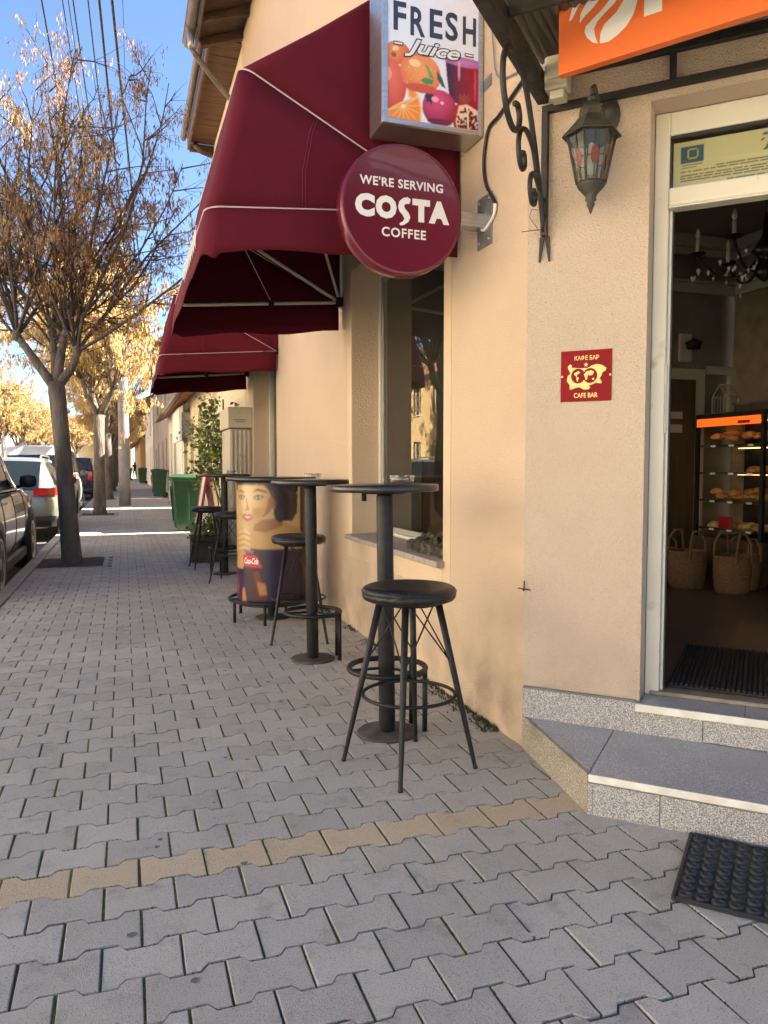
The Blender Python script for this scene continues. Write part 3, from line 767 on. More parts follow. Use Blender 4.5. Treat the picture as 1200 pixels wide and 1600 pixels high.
# opposite side of the street
def wins(y0, y1, zs, w=1., h=1.5, st=2.6): return [(y, z, w, h) for z in zs for y in np.arange(y0 + 1., y1 - 1.6, st).tolist()]
house('opposite_house', 'two-storey cream house across the street, behind the camera on the left', -1, -10.6, -17, .15, 6.8, 2.4, cream, wins(-17, .15, (1., 4.2), st=4.2), doors=(), depth=9)
house('opposite_house', 'two-storey white house across the street opposite the cafe tables', -1, -10.6, .6, 13, 6.2, 2.4, whitew, wins(.6, 13, (.95, 3.9), st=4.))
house('opposite_house', 'tall cream house with clay roof across the street behind the parked cars', -1, -10.7, 13.4, 27, 6.0, 2.8, cream, wins(13.4, 27, (1., 3.9), st=4.))
house('opposite_house', 'ochre house across the street level with the white van', -1, -10.5, 27.4, 43, 5.8, 2.6, ochre, wins(27.4, 43, (1., 3.8)))
house('opposite_house', 'cream house across the street beyond the ochre one', -1, -10.6, 43.4, 62, 4.2, 2.6, cream, wins(43.4, 62, (1.,)))
house('opposite_house', 'grey house farthest down the opposite side of the street', -1, -10.6, 62.4, 90, 5.6, 2.6, greyw, wins(62.4, 90, (1., 3.6), st=4))

# ------------------------------------------------------------------ awnings
painted_shade = M('awning_painted_shade', (.075, .0045, .013), .85, spec=.15)  # inner face of the canvas, underside shade put into a darker colour
def awning(y0, y1, label, marks):
    a = thing('awning', label, 'awning', (1.6, (y0 + y1) / 2, 2.45), 0, 'burgundy awnings over the shop windows')
    H = (1.575, 2.45); T = (1.592, 3.72); A = (.525, 2.99); B = (.365, 2.355)
    def path(P, drop=0., wall=False, k=0):
        out = []; rad = .07
        ns = 10
        if wall:
            for i in range(ns): t = i / (ns - 1); out.append((T[0], y0, H[1] + (T[1] - H[1]) * t))
            out += [(T[0], y0, T[1])] * 6
            for i in range(1, 12): out.append((T[0], y0 + (y1 - y0) * i / 12, T[1]))
            out += [(T[0], y1, T[1])] * 6
            for i in range(ns): t = 1 - i / (ns - 1); out.append((T[0], y1, H[1] + (T[1] - H[1]) * t))
            return out
        L = Vector((P[0] - H[0], P[1] - H[1])); l = L.length; u = L / l
        for i in range(ns):
            t = (l - rad) * i / (ns - 1); out.append((H[0] + u[0] * t, y0, H[1] + u[1] * t - drop))
        for i in range(6):
            an = pi / 2 * (i + .5) / 6; e = (l - rad) + rad * sin(an); out.append((H[0] + u[0] * e, y0 + rad * (1 - cos(an)), H[1] + u[1] * e - drop))
        for i in range(1, 12): out.append((P[0], y0 + rad + (y1 - y0 - 2 * rad) * i / 12, P[1] - drop))
        return out + [(x, y0 + y1 - y, z) for x, y, z in out[:ns + 6][::-1]]
    pw, pa, pb = path(T, wall=True), path(A), path(B)
    n = len(pa)
    def loft(p, q, rows, sag, name, wave=None):
        mb = MB(); vs = []; fs = []
        for r in range(rows + 1):
            t = r / rows
            for i in range(n):
                v = Vector(p[i]).lerp(Vector(q[i]), t)
                s_ = sin(pi * t) * sag
                mid = Vector((1.4, (y0 + y1) / 2, v.z - .2)); dv = mid - v
                v = v + dv.normalized() * s_ * min(1, dv.length)
                v.y += .009 * noise.noise((v.x * 4, v.y * 2, v.z * 4 + 7)) ; v.x += .007 * noise.noise((v.x * 3, v.y * 3, v.z * 5))
                if wave and r == rows: v.z += wave(i)
                vs.append(v)
        for r in range(rows):
            for i in range(n - 1): k = r * n + i; fs.append((k, k + 1, k + n + 1, k + n))
        mb.add(vs, fs, True)
        o = mb.build(name, redcloth, a)
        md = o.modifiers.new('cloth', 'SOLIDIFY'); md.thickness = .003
        o.data.materials.append(painted_shade); md.material_offset = 1; md.offset = 1; md.use_flip_normals = False
        return o
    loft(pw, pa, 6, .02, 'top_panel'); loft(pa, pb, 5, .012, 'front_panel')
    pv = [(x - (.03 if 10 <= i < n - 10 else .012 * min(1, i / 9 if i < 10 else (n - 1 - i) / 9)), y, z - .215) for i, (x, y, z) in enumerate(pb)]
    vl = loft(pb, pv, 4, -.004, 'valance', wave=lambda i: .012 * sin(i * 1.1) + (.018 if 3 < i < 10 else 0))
    for p, nm in ((pa, 'upper_piping'), (pb, 'lower_piping')):
        mb = MB(); q = [Vector(v) + (Vector(v) - Vector((1.3, (y0 + y1) / 2, 2.5))).normalized() * .004 for v in p]; mb.tube(q, .0042, 5); mb.build(nm, piping, a)
    for P, nm in ((A, 'upper_bow'), (B, 'lower_bow')):
        mb = MB()
        q = [(H[0], y0 + .03, H[1]), (P[0] + .06, y0 + .03, P[1]), (P[0] + .03, y0 + .06, P[1]), (P[0] + .03, y1 - .06, P[1]), (P[0] + .06, y1 - .03, P[1]), (H[0], y1 - .03, H[1])]
        mb.tube(q, .013, 8); mb.build(nm, tubew, a)
    mb = MB()
    for y in (y0 + .03, y1 - .03):
        mb.tube([(H[0], y, H[1]), (1.28, y, 3.42)], .011, 8)
        mb.tube([(1.588, y, 2.4), (1.588, y, 3.7)], .012, 8)
    mb.tube([(1.588, y0 + .03, 3.7), (1.588, y1 - .03, 3.7)], .012, 8); mb.tube([(1.28, y0 + .03, 3.42), (1.28, y1 - .03, 3.42)], .011, 8)
    mb.build('stay', tubew, a)
    for y in (y0 + .03, y1 - .03):
        mb = MB(); mb.box(1.545, y - .03, 2.415, 1.598, y + .03, 2.485); mb.build('hinge', blackm, a, bevel=.006)
    mb = MB(); mb.box(1.03, y1 - .05, 2.385, 1.07, y1 - .012, 2.435); mb.build('clamp', blackm, a, bevel=.004)
    for dz in (0, .014):
        mb = MB(); mb.tube([(.80 + dz, y0 - .0045, 2.40), (.80 + dz, y0 - .012, 2.56), (.835 + dz, y0 - .0125, 2.74), (.86 + dz, y0 - .003, 2.80)], .0014, 4); mb.build('stitch_line', M('stitched_seam', (.16, .02, .045), .8), a)
    mb = MB(); mb.tube([(1.055, y1 - .03, 2.41), (.62, y1 - .6, 2.93)], .003, 4); mb.build('cord', tubew, a)
    mb = MB()                        # white script strokes on the front valance
    for k in range(marks):
        y = y0 + .10 + k * .085
        mb.tube([(.330, y, 2.30), (.327, y + .025, 2.235), (.326, y + .01, 2.20)], .006, 5, flat=.3); mb.tube([(.329, y + .03, 2.285), (.327, y + .055, 2.25), (.326, y + .03, 2.215)], .005, 5, flat=.3)
    mb.build('lettering', whitep, vl)
    return a
awning(3.55, 5.75, 'near burgundy awning over the cafe window, beside the round coffee sign', 9)
awning(8.30, 10.45, 'far burgundy awning over the second window, past the first one', 9)

# ------------------------------------------------------------------ signs
SX = Matrix(((1, 0, 0, 0), (0, 0, -1, 0), (0, 1, 0, 0), (0, 0, 0, 1)))        # local (x right, y up, z toward viewer) facing -Y
dc = Vector((1.190, 3.262, 2.338)); DT = Matrix.Translation(dc) @ SX
disc = thing('round_sign', 'round burgundy coffee sign on a wall bracket below the juice lightbox', 'sign', tuple(dc))
mb = MB(); mb.lathe([(0, -.085), (.26, -.085), (.282, -.078), (.287, -.068), (.287, -.012), (.284, -.003), (.277, .002), (.269, .0025), (.264, 0), (0, 0)], 64, (0, 0, 0), DT); mb.build('disc', costared, disc)
mb = MB()
put_text(mb, 'serving', DT @ Matrix.Translation((-.003, .108, .0012)))
put_text(mb, 'coffee', DT @ Matrix.Translation((.004, -.105, .0012)))
def letter(mb, key, x0, x1, y0, y1, T):
    vs, fs = TXT[key]; xs = [v[0] for v in vs]; ys = [v[1] for v in vs]
    f = lambda v: (x0 + (v[0] - min(xs)) / (max(xs) - min(xs)) * (x1 - x0), y0 + (v[1] - min(ys)) / (max(ys) - min(ys)) * (y1 - y0), 0)
    mb.add([f(v) for v in vs], fs, False, T)
TL = DT @ Matrix.Translation((0, 0, .0012))
for kx, (a, b) in {'C': (-.222, -.132), 'O': (-.128, -.030), 'T': (.044, .128), 'A': (.122, .222)}.items(): letter(mb, 'L' + kx, a, b, -.047, .053, TL)
Sp = [(.036, .047), (.030, .028), (.012, .026), (.004, .016), (.010, .004), (.026, -.012), (.034, -.030), (.026, -.050), (.004, -.066), (-.014, -.070), (-.018, -.062), (.0, -.050), (.006, -.038), (-.002, -.024), (-.018, -.008), (-.024, .010), (-.018, .034), (.0, .050), (.020, .056)]
mb.add([(x, y, 0) for x, y in Sp], [tuple(range(len(Sp)))], False, TL)
mb.build('lettering', whitep, disc)
mb = MB(); mb.box(1.46, 3.272, 2.303, 1.592, 3.342, 2.363); mb.build('arm', alu, disc)
mb = MB(); mb.box(1.592, 3.20, 2.215, 1.5995, 3.347, 2.445); pl_ = mb.build('wall_plate', steel, disc)
mb = MB()
for y in (3.222, 3.325):
    for z in (2.24, 2.42): mb.lathe([(.009, 0), (.009, .006), (.005, .009), (0, .009)], 8, (0, 0, 0), Matrix.Translation((1.592, y, z)) @ Matrix.Rotation(-pi / 2, 4, 'Y'))
mb.build('bolt', steel, pl_)

lb = thing('juice_lightbox', 'upright aluminium lightbox with fruit and juice advert above the round sign', 'sign', (1.355, 3.4, 2.72))
x0, x1, z0, z1 = 1.108, 1.596, 2.722, 3.62
mb = MB(); mb.box(x0, 3.312, z0, x1, 3.492, z1); mb.build('case', alu, lb, bevel=.003)
mb = MB(); t = .024
for (a, b, c, d) in ((x0, x0 + t, z0, z1), (x1 - t, x1, z0, z1), (x0 + t, x1 - t, z0, z0 + t), (x0 + t, x1 - t, z1 - t, z1)):
    mb.box(a, 3.298, c, b, 3.3118, d)
mb.build('rim', alu, lb, bevel=.004, seg=2)
pw_, ph_ = x1 - x0 - 2 * t, z1 - z0 - 2 * t
P = Pic(pw_, ph_, 200, 380, lin(232, 234, 240))
P.ell(.045, .285, .062, .050, (240, 140, 60), (214, 84, 40), .2, (-.2, .3)); P.ell(.030, .275, .012, .010, (120, 90, 40)); P.ell(.033, .30, .008, .006, (250, 250, 235))
P.ell(.01, .145, .080, .105, (238, 116, 70), (206, 70, 42), 0, (-.2, .4))
P.ell(.158, .215, .098, .086, (244, 160, 76), (216, 92, 40), -.1, (0, .2))
for k in range(60): P.ell(.158 + rr.uniform(-.08, .08), .215 + rr.uniform(-.06, .07), .0022, .0022, (250, 186, 110))
gl_ = P.mask([(.275, .295), (.443, .31), (.443, .09), (.30, .115)])
P.c[gl_] = lin(70, 22, 60)
tt = np.clip((P.X - .30) / .14, 0, 1)[..., None]; P.c[gl_] = (np.array(lin(60, 22, 62)) * (1 - tt) + np.array(lin(170, 16, 44)) * tt)[gl_]
P.ell(.37, .295, .10, .022, (196, 130, 190), (150, 60, 120), 0, (0, 0)); P.poly([(.262, .318), (.275, .318), (.296, .12), (.286, .12)], (226, 226, 236))
P.poly([(.155, .185), (.18, .20), (.222, .195), (.215, .175), (.18, .172)], (70, 140, 60)); P.poly([(.20, .20), (.19, .235), (.175, .262), (.195, .25), (.21, .225), (.225, .20)], (96, 158, 84)); P.poly([(.235, .24), (.262, .21), (.28, .165), (.258, .175), (.238, .205)], (40, 92, 60))
P.poly([(.09, .17), (.115, .15), (.15, .12), (.13, .09), (.10, .10), (.092, .13)], (244, 196, 110)); P.poly([(.097, .155), (.118, .14), (.14, .118), (.125, .098), (.104, .108)], (238, 140, 46))
P.poly([(0, .0), (.0, .035), (.06, .075), (.15, .115), (.165, .06), (.16, .0)], (244, 190, 100)); P.poly([(0.005, .0), (.01, .032), (.065, .068), (.145, .104), (.156, .06), (.152, .0)], (236, 138, 36))
for a in np.linspace(-2.8, .6, 9): P.line([(.075, .06), (.075 + .075 * cos(a), .06 + .075 * sin(a))], .0016, (250, 206, 130))
P.ell(.075, .06, .010, .008, (252, 236, 190))
P.ell(.25, .075, .084, .082, (214, 70, 110), (130, 16, 52), 0, (-.2, .45)); P.poly([(.175, .115), (.185, .14), (.20, .13), (.215, .145), (.22, .125), (.235, .118), (.215, .105), (.212, .085), (.198, .098), (.18, .092), (.188, .108)], (62, 36, 56))
P.ell(.385, .045, .072, .085, (188, 20, 40), (120, 10, 30), 0, (-.3, .3)); P.poly([(.33, .03), (.345, .10), (.385, .112), (.44, .09), (.443, .02), (.40, -.02), (.34, -.02)], (236, 206, 180))
for k in range(90):
    a = rr.uniform(0, 2 * pi); q = sqrt(rr.random()); P.ell(.388 + .05 * q * cos(a), .035 + .06 * q * sin(a), .0065, .006, (rr.randint(70, 150), 12, 30), (60, 6, 20))
P.line([(.388, .10), (.392, .0)], .004, (240, 214, 190))
P.poly([(.345, .13), (.35, .16), (.362, .142), (.372, .168), (.38, .145), (.395, .165), (.396, .14), (.408, .135), (.385, .118), (.36, .118)], (150, 60, 60))
for hx, hy, ra, rb, cc in ((-.0, .19, .02, .03, (250, 170, 130)), (.13, .255, .028, .016, (252, 206, 150)), (.04, .305, .014, .01, (252, 200, 140)), (.228, .112, .018, .012, (244, 160, 186)), (.262, .10, .008, .006, (250, 210, 220)), (.345, .26, .006, .05, (224, 150, 190)), (.425, .20, .005, .07, (214, 70, 96))): P.ell(hx, hy, ra, rb, cc)
P.ell(.16, .15, .08, .02, (206, 84, 34)); P.ell(.25, .015, .06, .014, (110, 14, 44))
P.ell(.075, .80, .12, .05, (236, 120, 40), (220, 90, 30)); P.ell(.30, .70, .06, .085, (238, 130, 44), (218, 84, 34), 0, (-.3, .3)); P.ell(.26, .62, .03, .02, (70, 120, 60))
P.blur(2)
face_m = attr_mat('lightbox_print', .25, coat=.2)
fo = P.build('advert_face', face_m, lambda x, y: (x0 + t + x, 3.308, z0 + t + y), lb)
mb = MB(); LT = Matrix.Translation((x0 + t, 3.3065, z0 + t)) @ SX
def fit(mb, key, xa, xb, ya, yb, T, z=0.):
    vs, fs = TXT[key]; xs = [v[0] for v in vs]; ys = [v[1] for v in vs]
    mb.add([(xa + (v[0] - min(xs)) / (max(xs) - min(xs)) * (xb - xa), ya + (v[1] - min(ys)) / (max(ys) - min(ys)) * (yb - ya), z) for v in vs], fs, False, T)
for c_, (a, b, dz) in zip('FRESH', ((.028, .088, .006), (.108, .178, -.004), (.200, .262, .002), (.276, .338, .004), (.362, .428, -.002))): fit(mb, 'B' + c_, a, b, .375 + dz, .500 + dz, LT)
fit(mb, 'juice_bold', .075, .355, .272, .362, LT); mb.box(.028, .318, -.0004, .074, .334, .0002, LT); mb.box(.372, .322, -.0004, .416, .338, .0002, LT)
mb.build('lettering', navyp, fo)
mb = MB(); fit(mb, 'juice', .081, .349, .278, .356, LT, .0008); mb.box(.032, .3225, .0005, .070, .3295, .0008, LT); mb.box(.376, .3265, .0005, .412, .3335, .0008, LT); mb.build('lettering', whitep, fo)
mb = MB()
for z in (2.93, 3.45): mb = MB(); mb.box(1.45, 3.33, z, 1.598, 3.365, z + .03); mb.box(1.5965, 3.22, z - .01, 1.5995, 3.37, z + .04); mb.build('bracket', steel, lb)

# orange shop sign on the entrance canopy
sA, sB = ch(.205, .35, 0), ch(.88, .462, 0); dx_ = (sB - sA).normalized(); nz_ = Vector((0, 0, 1)); nn_ = dx_.cross(nz_)
OT = Matrix(((dx_.x, 0, nn_.x, sA.x), (dx_.y, 0, nn_.y, sA.y), (0, 1, 0, 2.60), (0, 0, 0, 1)))
osg = thing('shop_sign', 'bright orange shop sign with white lettering on the entrance canopy', 'sign', tuple(sA + Vector((0, 0, 2.6))))
mb = MB(); mb.box(0, 0, -.035, 1.9, .62, 0, OT); mb.build('panel', orangep, osg, bevel=.002)
OTi = OT.inverted()
def otr(zx, zy, ext=None):
    p = OTi @ at(750 + zx / 2.667, zy / 2.667, sA, nn_); return (p.x, p.y)
mb = MB()
def leaf(pts): mb.add([(*otr(*p), .0015) for p in pts], [tuple(range(len(pts)))], False, OT)
leaf([(372, 92), (380, 55), (392, 10), (420, -60), (470, -130), (452, -60), (432, 0), (405, 40), (385, 80)])
leaf([(415, 98), (420, 60), (440, 20), (480, -60), (540, -140), (520, -60), (505, -10), (470, 35), (440, 65)])
leaf([(436, 135), (442, 110), (470, 80), (510, 40), (540, 0), (600, -90), (585, -20), (560, 15), (520, 55), (490, 90), (476, 120), (480, 150), (492, 182), (470, 178), (448, 160)])
leaf([(500, 182), (502, 140), (520, 100), (570, 50), (600, 0), (650, -90), (660, -30), (655, 10), (640, 60), (610, 110), (570, 150), (535, 175)])
p1 = otr(690, 76)
vs, fs = TXT['fornetti']; xm_, ym_ = min(v[0] for v in vs), min(v[1] for v in vs)
mb.add([(v[0] - xm_ + p1[0] - .005, v[1] - ym_ + p1[1] + .002, .0015) for v in vs], fs, False, OT)
mb.build('lettering', whitep, osg)

# entrance canopy: wall frame, side beam, ribbed roof, scroll bracket
can = thing('entrance_canopy', 'black iron entrance canopy with ribbed sheet roof and scrolled bracket', 'canopy', tuple(ch(.8, .0, 2.65)))
mb = MB()
cbox(mb, .06, 2.4, .002, .028, 2.628, 2.655); cbox(mb, .10, 2.4, .002, .030, 2.755, 2.792)
for s_ in (.545, 1.1, 1.7): cbox(mb, s_, s_ + .024, .003, .027, 2.6555, 2.7545)
cbox(mb, .060, .086, .002, .030, 2.14, 2.6275)
mb.build('wall_frame', iron, can, bevel=.002)
mb = MB(); cbox(mb, .045, .09, .031, 1.15, 2.658, 2.70); cbox(mb, .05, .085, .031, 1.12, 2.715, 2.76); cbox(mb, 2.30, 2.34, .031, 1.15, 2.658, 2.70); cbox(mb, .09, 2.30, 1.11, 1.15, 2.658, 2.70); cbox(mb, .09, 2.30, .56, .58, 2.72, 2.76)
mb.build('side_beam', M('rusty_black_beam', (.022, .019, .016), .7, (.06, .045, .03), 14, 6, b=.6, bs=60), can, bevel=.003)
rib = M('weathered_ribbed_sheet', (.13, .115, .095), .55, (.09, .08, .065), 8, 5)
mb = MB(); vs = []; fs = []; N_ = 230
for i in range(N_ + 1):
    s_ = .045 + 2.3 * i / N_; zz = .006 * sin(s_ * 2 * pi / .034)
    vs += [tuple(ch(s_, .01, 2.835 + zz)), tuple(ch(s_, 1.2, 2.79 + zz))]
for i in range(N_): fs.append((2 * i, 2 * i + 1, 2 * i + 3, 2 * i + 2))
mb.add(vs, fs, True); rs = mb.build('roof_sheet', rib, can); rs.modifiers.new('sheet', 'SOLIDIFY').thickness = .004
# scroll bracket in the plane of the beam: (o,z) points
def oz(pts, s_=.073): return [ch(s_, o, z) for o, z in pts]
def spl(p, k=6):
    q = [p[0]] + list(p) + [p[-1]]; out = []
    for i in range(1, len(q) - 2):
        for j in range(k):
            t = j / k; a, b, c, d = (np.array(q[i + m]) for m in (-1, 0, 1, 2))
            out.append(tuple(.5 * ((2 * b) + (-a + c) * t + (2 * a - 5 * b + 4 * c - d) * t * t + (-a + 3 * b - 3 * c + d) * t ** 3)))
    return out + [tuple(p[-1])]
mb = MB()
mb.tube(oz(spl([(.02, 2.155), (.06, 2.24), (.13, 2.37), (.21, 2.50), (.31, 2.615), (.42, 2.668), (.52, 2.650), (.575, 2.585), (.575, 2.50), (.53, 2.43), (.46, 2.40), (.40, 2.42), (.378, 2.465), (.40, 2.50), (.435, 2.495)])), .011, 7)
mb.tube(oz(spl([(.14, 2.36), (.20, 2.43), (.29, 2.455), (.36, 2.43), (.39, 2.375), (.375, 2.32), (.335, 2.30), (.305, 2.325), (.315, 2.36), (.34, 2.358)])), .010, 7)
mb.tube(oz(spl([(.10, 2.305), (.16, 2.335), (.215, 2.32), (.235, 2.27), (.21, 2.225), (.17, 2.222), (.155, 2.255), (.18, 2.275)])), .010, 7)
mb.tube(oz(spl([(.012, 2.29), (.05, 2.27), (.06, 2.235), (.035, 2.215), (.015, 2.235)])), .008, 6)
mb.build('scroll_bracket', iron, can)
mb = MB()
for a in (-1, 1): mb.prism([(.073 - .010 * (1 - a), 2.14), (.073 + .010 * (1 + a), 2.14), (.073 + .020 * a + .003, 2.04), (.073 + .020 * a - .003, 2.04)], .004, .012, CH @ Matrix(((1, 0, 0, 0), (0, 0, 1, 0), (0, 1, 0, 0), (0, 0, 0, 1))))
mb.lathe([(.008, 0), (.009, .006), (0, .012)], 10, (0, 0, 0), Matrix.Translation(ch(.073, .031, 2.165)) @ Matrix.Rotation(radians(225), 4, 'Z') @ Matrix.Rotation(pi / 2, 4, 'Y'))
mb.build('strap_end', iron, can)
wr = thing('twisted_wire', 'thin copper wire twisted round the foot of the scrolled bracket', 'wire', tuple(ch(.07, .03, 2.18)))
mb = MB(); mb.tube(oz(spl([(.03, 2.21), (.05, 2.16), (.03, 2.13), (.045, 2.17), (.028, 2.2)]), .085), .002, 4); mb.tube([ch(.06, .03, 2.165), ch(.02, .05, 2.16), ch(-.01, .06, 2.157)], .0018, 4); mb.tube([ch(.05, .035, 2.17), ch(.02, .05, 2.215), ch(.03, .05, 2.245), ch(.055, .04, 2.24)], .0015, 4)
mb.build('strand', M('copper_wire', (.20, .06, .035), .5), wr)
jb = thing('junction_box', 'small yellowed plastic junction box under the corner of the orange sign', 'junction box', tuple(ch(.135, .1, 2.66)))
mb = MB(); cbox(mb, .095, .185, .05, .13, 2.665, 2.79); mb.build('box', whiteplas, jb, bevel=.008, seg=3)
mb = MB(); cbox(mb, .105, .175, .1305, .142, 2.70, 2.785); mb.build('lid', whiteplas, jb, bevel=.004, seg=2)
mb = MB(); cbox(mb, .115, .172, .055, .12, 2.632, 2.6645); mb.build('cable_gland', whiteplas, jb, bevel=.006, seg=2)

# cafe plaque
pq = thing('cafe_plaque', 'square dark red wall plaque with gold map and cafe bar lettering', 'plaque', tuple(ch(.247, .004, 1.568)))
mb = MB(); cbox(mb, .146, .349, .0005, .005, 1.466, 1.671); pqp = mb.build('plate', redplaq, pq, bevel=.001)
PT = CH @ Matrix.Translation((.2475, .0056, 1.5685)) @ Matrix(((1, 0, 0, 0), (0, 0, 1, 0), (0, 1, 0, 0), (0, 0, 0, 1)))
mb = MB()
fit(mb, 'kafe', -.046, .051, .062, .082, PT); fit(mb, 'cafe', -.047, .048, -.088, -.068, PT)
mb.add([((.010 if i % 2 == 0 else .0042) * sin(i * pi / 5), .044 + (.011 if i % 2 == 0 else .0045) * cos(i * pi / 5), 0) for i in range(10)], [tuple(range(10))], False, PT)
mapz = [(318, 500), (318, 470), (350, 445), (375, 465), (365, 488), (440, 495), (500, 497), (585, 493), (640, 462), (705, 443), (775, 455), (835, 495), (820, 530), (785, 545), (770, 590), (745, 625), (775, 665), (765, 690), (700, 680), (640, 705), (600, 720), (625, 740), (600, 765), (540, 770), (480, 740), (430, 745), (380, 765), (345, 770), (345, 715), (305, 660), (318, 595), (355, 565), (335, 530)]
mb.add([((x - 562) / 684 * .203, -(y - 592 + (x - 562) * .045) / 652 * .205, 0) for x, y in mapz], [tuple(range(len(mapz)))], False, PT)
for x in (-.096, .096): mb.add([(x + .0045 * cos(k * pi / 5), .0 + .0045 * sin(k * pi / 5), .0006) for k in range(10)], [tuple(range(10))], False, PT)
mb.build('gold_print', goldp, pqp)
mb = MB()
for cx in (-.031, .017): mb.add([(cx + .0285 * cos(k * pi / 12), .0 + .030 * sin(k * pi / 12), .0003 if cx < 0 else .0004) for k in range(24)], [tuple(range(24))], False, PT)
mb.build('globes', redplaq, pqp)
mb = MB()
for pts in ([(-.047, .012), (-.03, .020), (-.022, .014), (-.034, .006), (-.036, -.002), (-.046, .004)], [(-.038, -.002), (-.028, -.006), (-.031, -.018), (-.034, -.024), (-.037, -.012)], [(-.008, .006), (.004, .018), (.022, .021), (.033, .014), (.026, .002), (.015, .0), (.008, .004), (.006, -.014), (.000, -.018), (-.004, -.004)], [(.024, -.012), (.033, -.009), (.034, -.016), (.027, -.018)]):
    mb.add([(x, y, .0008) for x, y in pts], [tuple(range(len(pts)))], False, PT)
mb.build('continents', goldp, pqp)

# wall lantern
ln = thing('wall_lantern', 'old bronze wall lantern with an amber glass oval beside the doorway', 'lantern', tuple(ch(.285, .14, 2.4)))
LC = CH @ Matrix.Translation((.285, .145, 0)) @ Matrix.Rotation(.12, 4, 'Z')
mb = MB(); mb.lathe([(.012, 2.600), (.020, 2.592), (.014, 2.580), (.034, 2.566), (.046, 2.548), (.050, 2.520), (.074, 2.490), (.108, 2.455), (.112, 2.446), (.100, 2.448), (.0, 2.46)], 6, (0, 0, 0), LC, smooth=False, sq=True); mb.build('cap', bronze, ln)
mb = MB(); mb.lathe([(.088, 2.447), (.052, 2.275)], 6, (0, 0, 0), LC, smooth=False, sq=True); gp = mb.build('glass_shade', glass_dark, ln)
mb = MB()
for k in range(6):
    a = 2 * pi * k / 6 + pi / 6; mb.tube([LC @ Vector((.090 * cos(a), .090 * sin(a), 2.448)), LC @ Vector((.053 * cos(a), .053 * sin(a), 2.272))], .005, 5)
    a2 = a + pi / 3
    for zz in (.5,):
        r1 = .090 + (.053 - .090) * zz; z_ = 2.448 + (2.272 - 2.448) * zz
        mb.tube([LC @ Vector((r1 * cos(a), r1 * sin(a), z_)), LC @ Vector((r1 * cos(a2), r1 * sin(a2), z_))], .0022, 4)
    m0 = LC @ Vector((.090 * (cos(a) + cos(a2)) / 2, .090 * (sin(a) + sin(a2)) / 2, 2.446)); m1 = LC @ Vector((.053 * (cos(a) + cos(a2)) / 2, .053 * (sin(a) + sin(a2)) / 2, 2.275)); mb.tube([m0, m1], .0022, 4)
mb.build('glazing_bars', bronze, gp)
amber = M('amber_glass', (.24, .032, .006), .35, (.12, .015, .004), 120, 3)
for k in range(6):
    mb = MB()
    a = 2 * pi * k / 6 + pi / 3; rc = .0635
    c_ = Vector((rc * cos(a), rc * sin(a), 2.36)); u_ = Vector((-sin(a), cos(a), 0)); v_ = Vector((cos(a) * .21, sin(a) * .21, 1)).normalized()
    mb.add([c_ + u_ * .015 * cos(q) + v_ * .032 * sin(q) for q in np.linspace(0, 2 * pi, 17)[:-1]], [tuple(range(16))], False, LC); mb.build('amber_oval', amber, gp)
mb = MB(); mb.lathe([(.0, 2.255), (.030, 2.262), (.056, 2.277), (.050, 2.262), (.026, 2.236), (.018, 2.222), (.022, 2.214), (.012, 2.205), (.016, 2.196), (.010, 2.185), (.005, 2.168), (0, 2.160)], 12, (0, 0, 0), LC); mb.build('finial', bronze, ln)
mb = MB(); mb.tube([ch(.285, .145, 2.60), ch(.286, .15, 2.625), ch(.288, .13, 2.640), ch(.29, .10, 2.625), ch(.29, .06, 2.60), ch(.29, .004, 2.60)], .009, 8); mb.lathe([(.05, 0), (.05, .010), (.03, .022), (.012, .03), (0, .03)], 16, (0, 0, 0), CH @ Matrix.Translation((.325, .0, 2.575)) @ Matrix.Rotation(-pi / 2, 4, 'X') @ Matrix.Diagonal((.8, 1.35, 1, 1))); mb.build('wall_arm', bronze, ln)
mb = MB(); mb.lathe([(0, 2.30), (.016, 2.31), (.022, 2.345), (.014, 2.375), (.012, 2.42), (0, 2.43)], 10, (0, 0, 0), LC); mb.build('bulb', lampclear, ln)

# cables on the wall and the hook on the corner
def wcable(label, pts, r, mat, name='wall_cable'):
    c_ = MB(); q = [at(px, py, (1.588, 0, 0), (1, 0, 0)) for px, py in pts]
    c_.tube(spl([tuple(v) for v in q], 5), r, 6); o = c_.build(name, mat); tag(o, label, 'cable'); return o
wcable('black cable looping down the wall from the canopy to the round sign bracket', [(818, 124), (800, 150), (780, 180), (764, 200), (757, 235), (756, 265), (760, 290), (770, 308), (774, 318)], .0075, blackplas)
wcable('short white cable end curling under the round sign arm', [(774, 318), (772, 334), (764, 350), (755, 360), (748, 352)], .0075, whitep)
wcable('thin grey cable dropping beside the juice lightbox', [(768, 30), (771, 80), (774, 110), (782, 122), (798, 118), (812, 110)], .004, steel)
hk = thing('wall_hook', 'small bent iron nail in the corner edge of the wall', 'hook', (1.6, 2.87, .72))
mb = MB(); p_ = Vector((1.598, 2.872, .685)); mb.tube([p_ + Vector((.02, .02, .0)), p_ + Vector((-.012, -.012, -.004))], .0035, 5); mb.tube([p_ + Vector((-.004, -.004, 0)), p_ + Vector((-.004, -.004, .034))], .003, 5); mb.tube([p_ + Vector((-.02, .018, .002)), p_ + Vector((.014, -.026, -.002))], .003, 5); mb.build('nail', iron, hk)
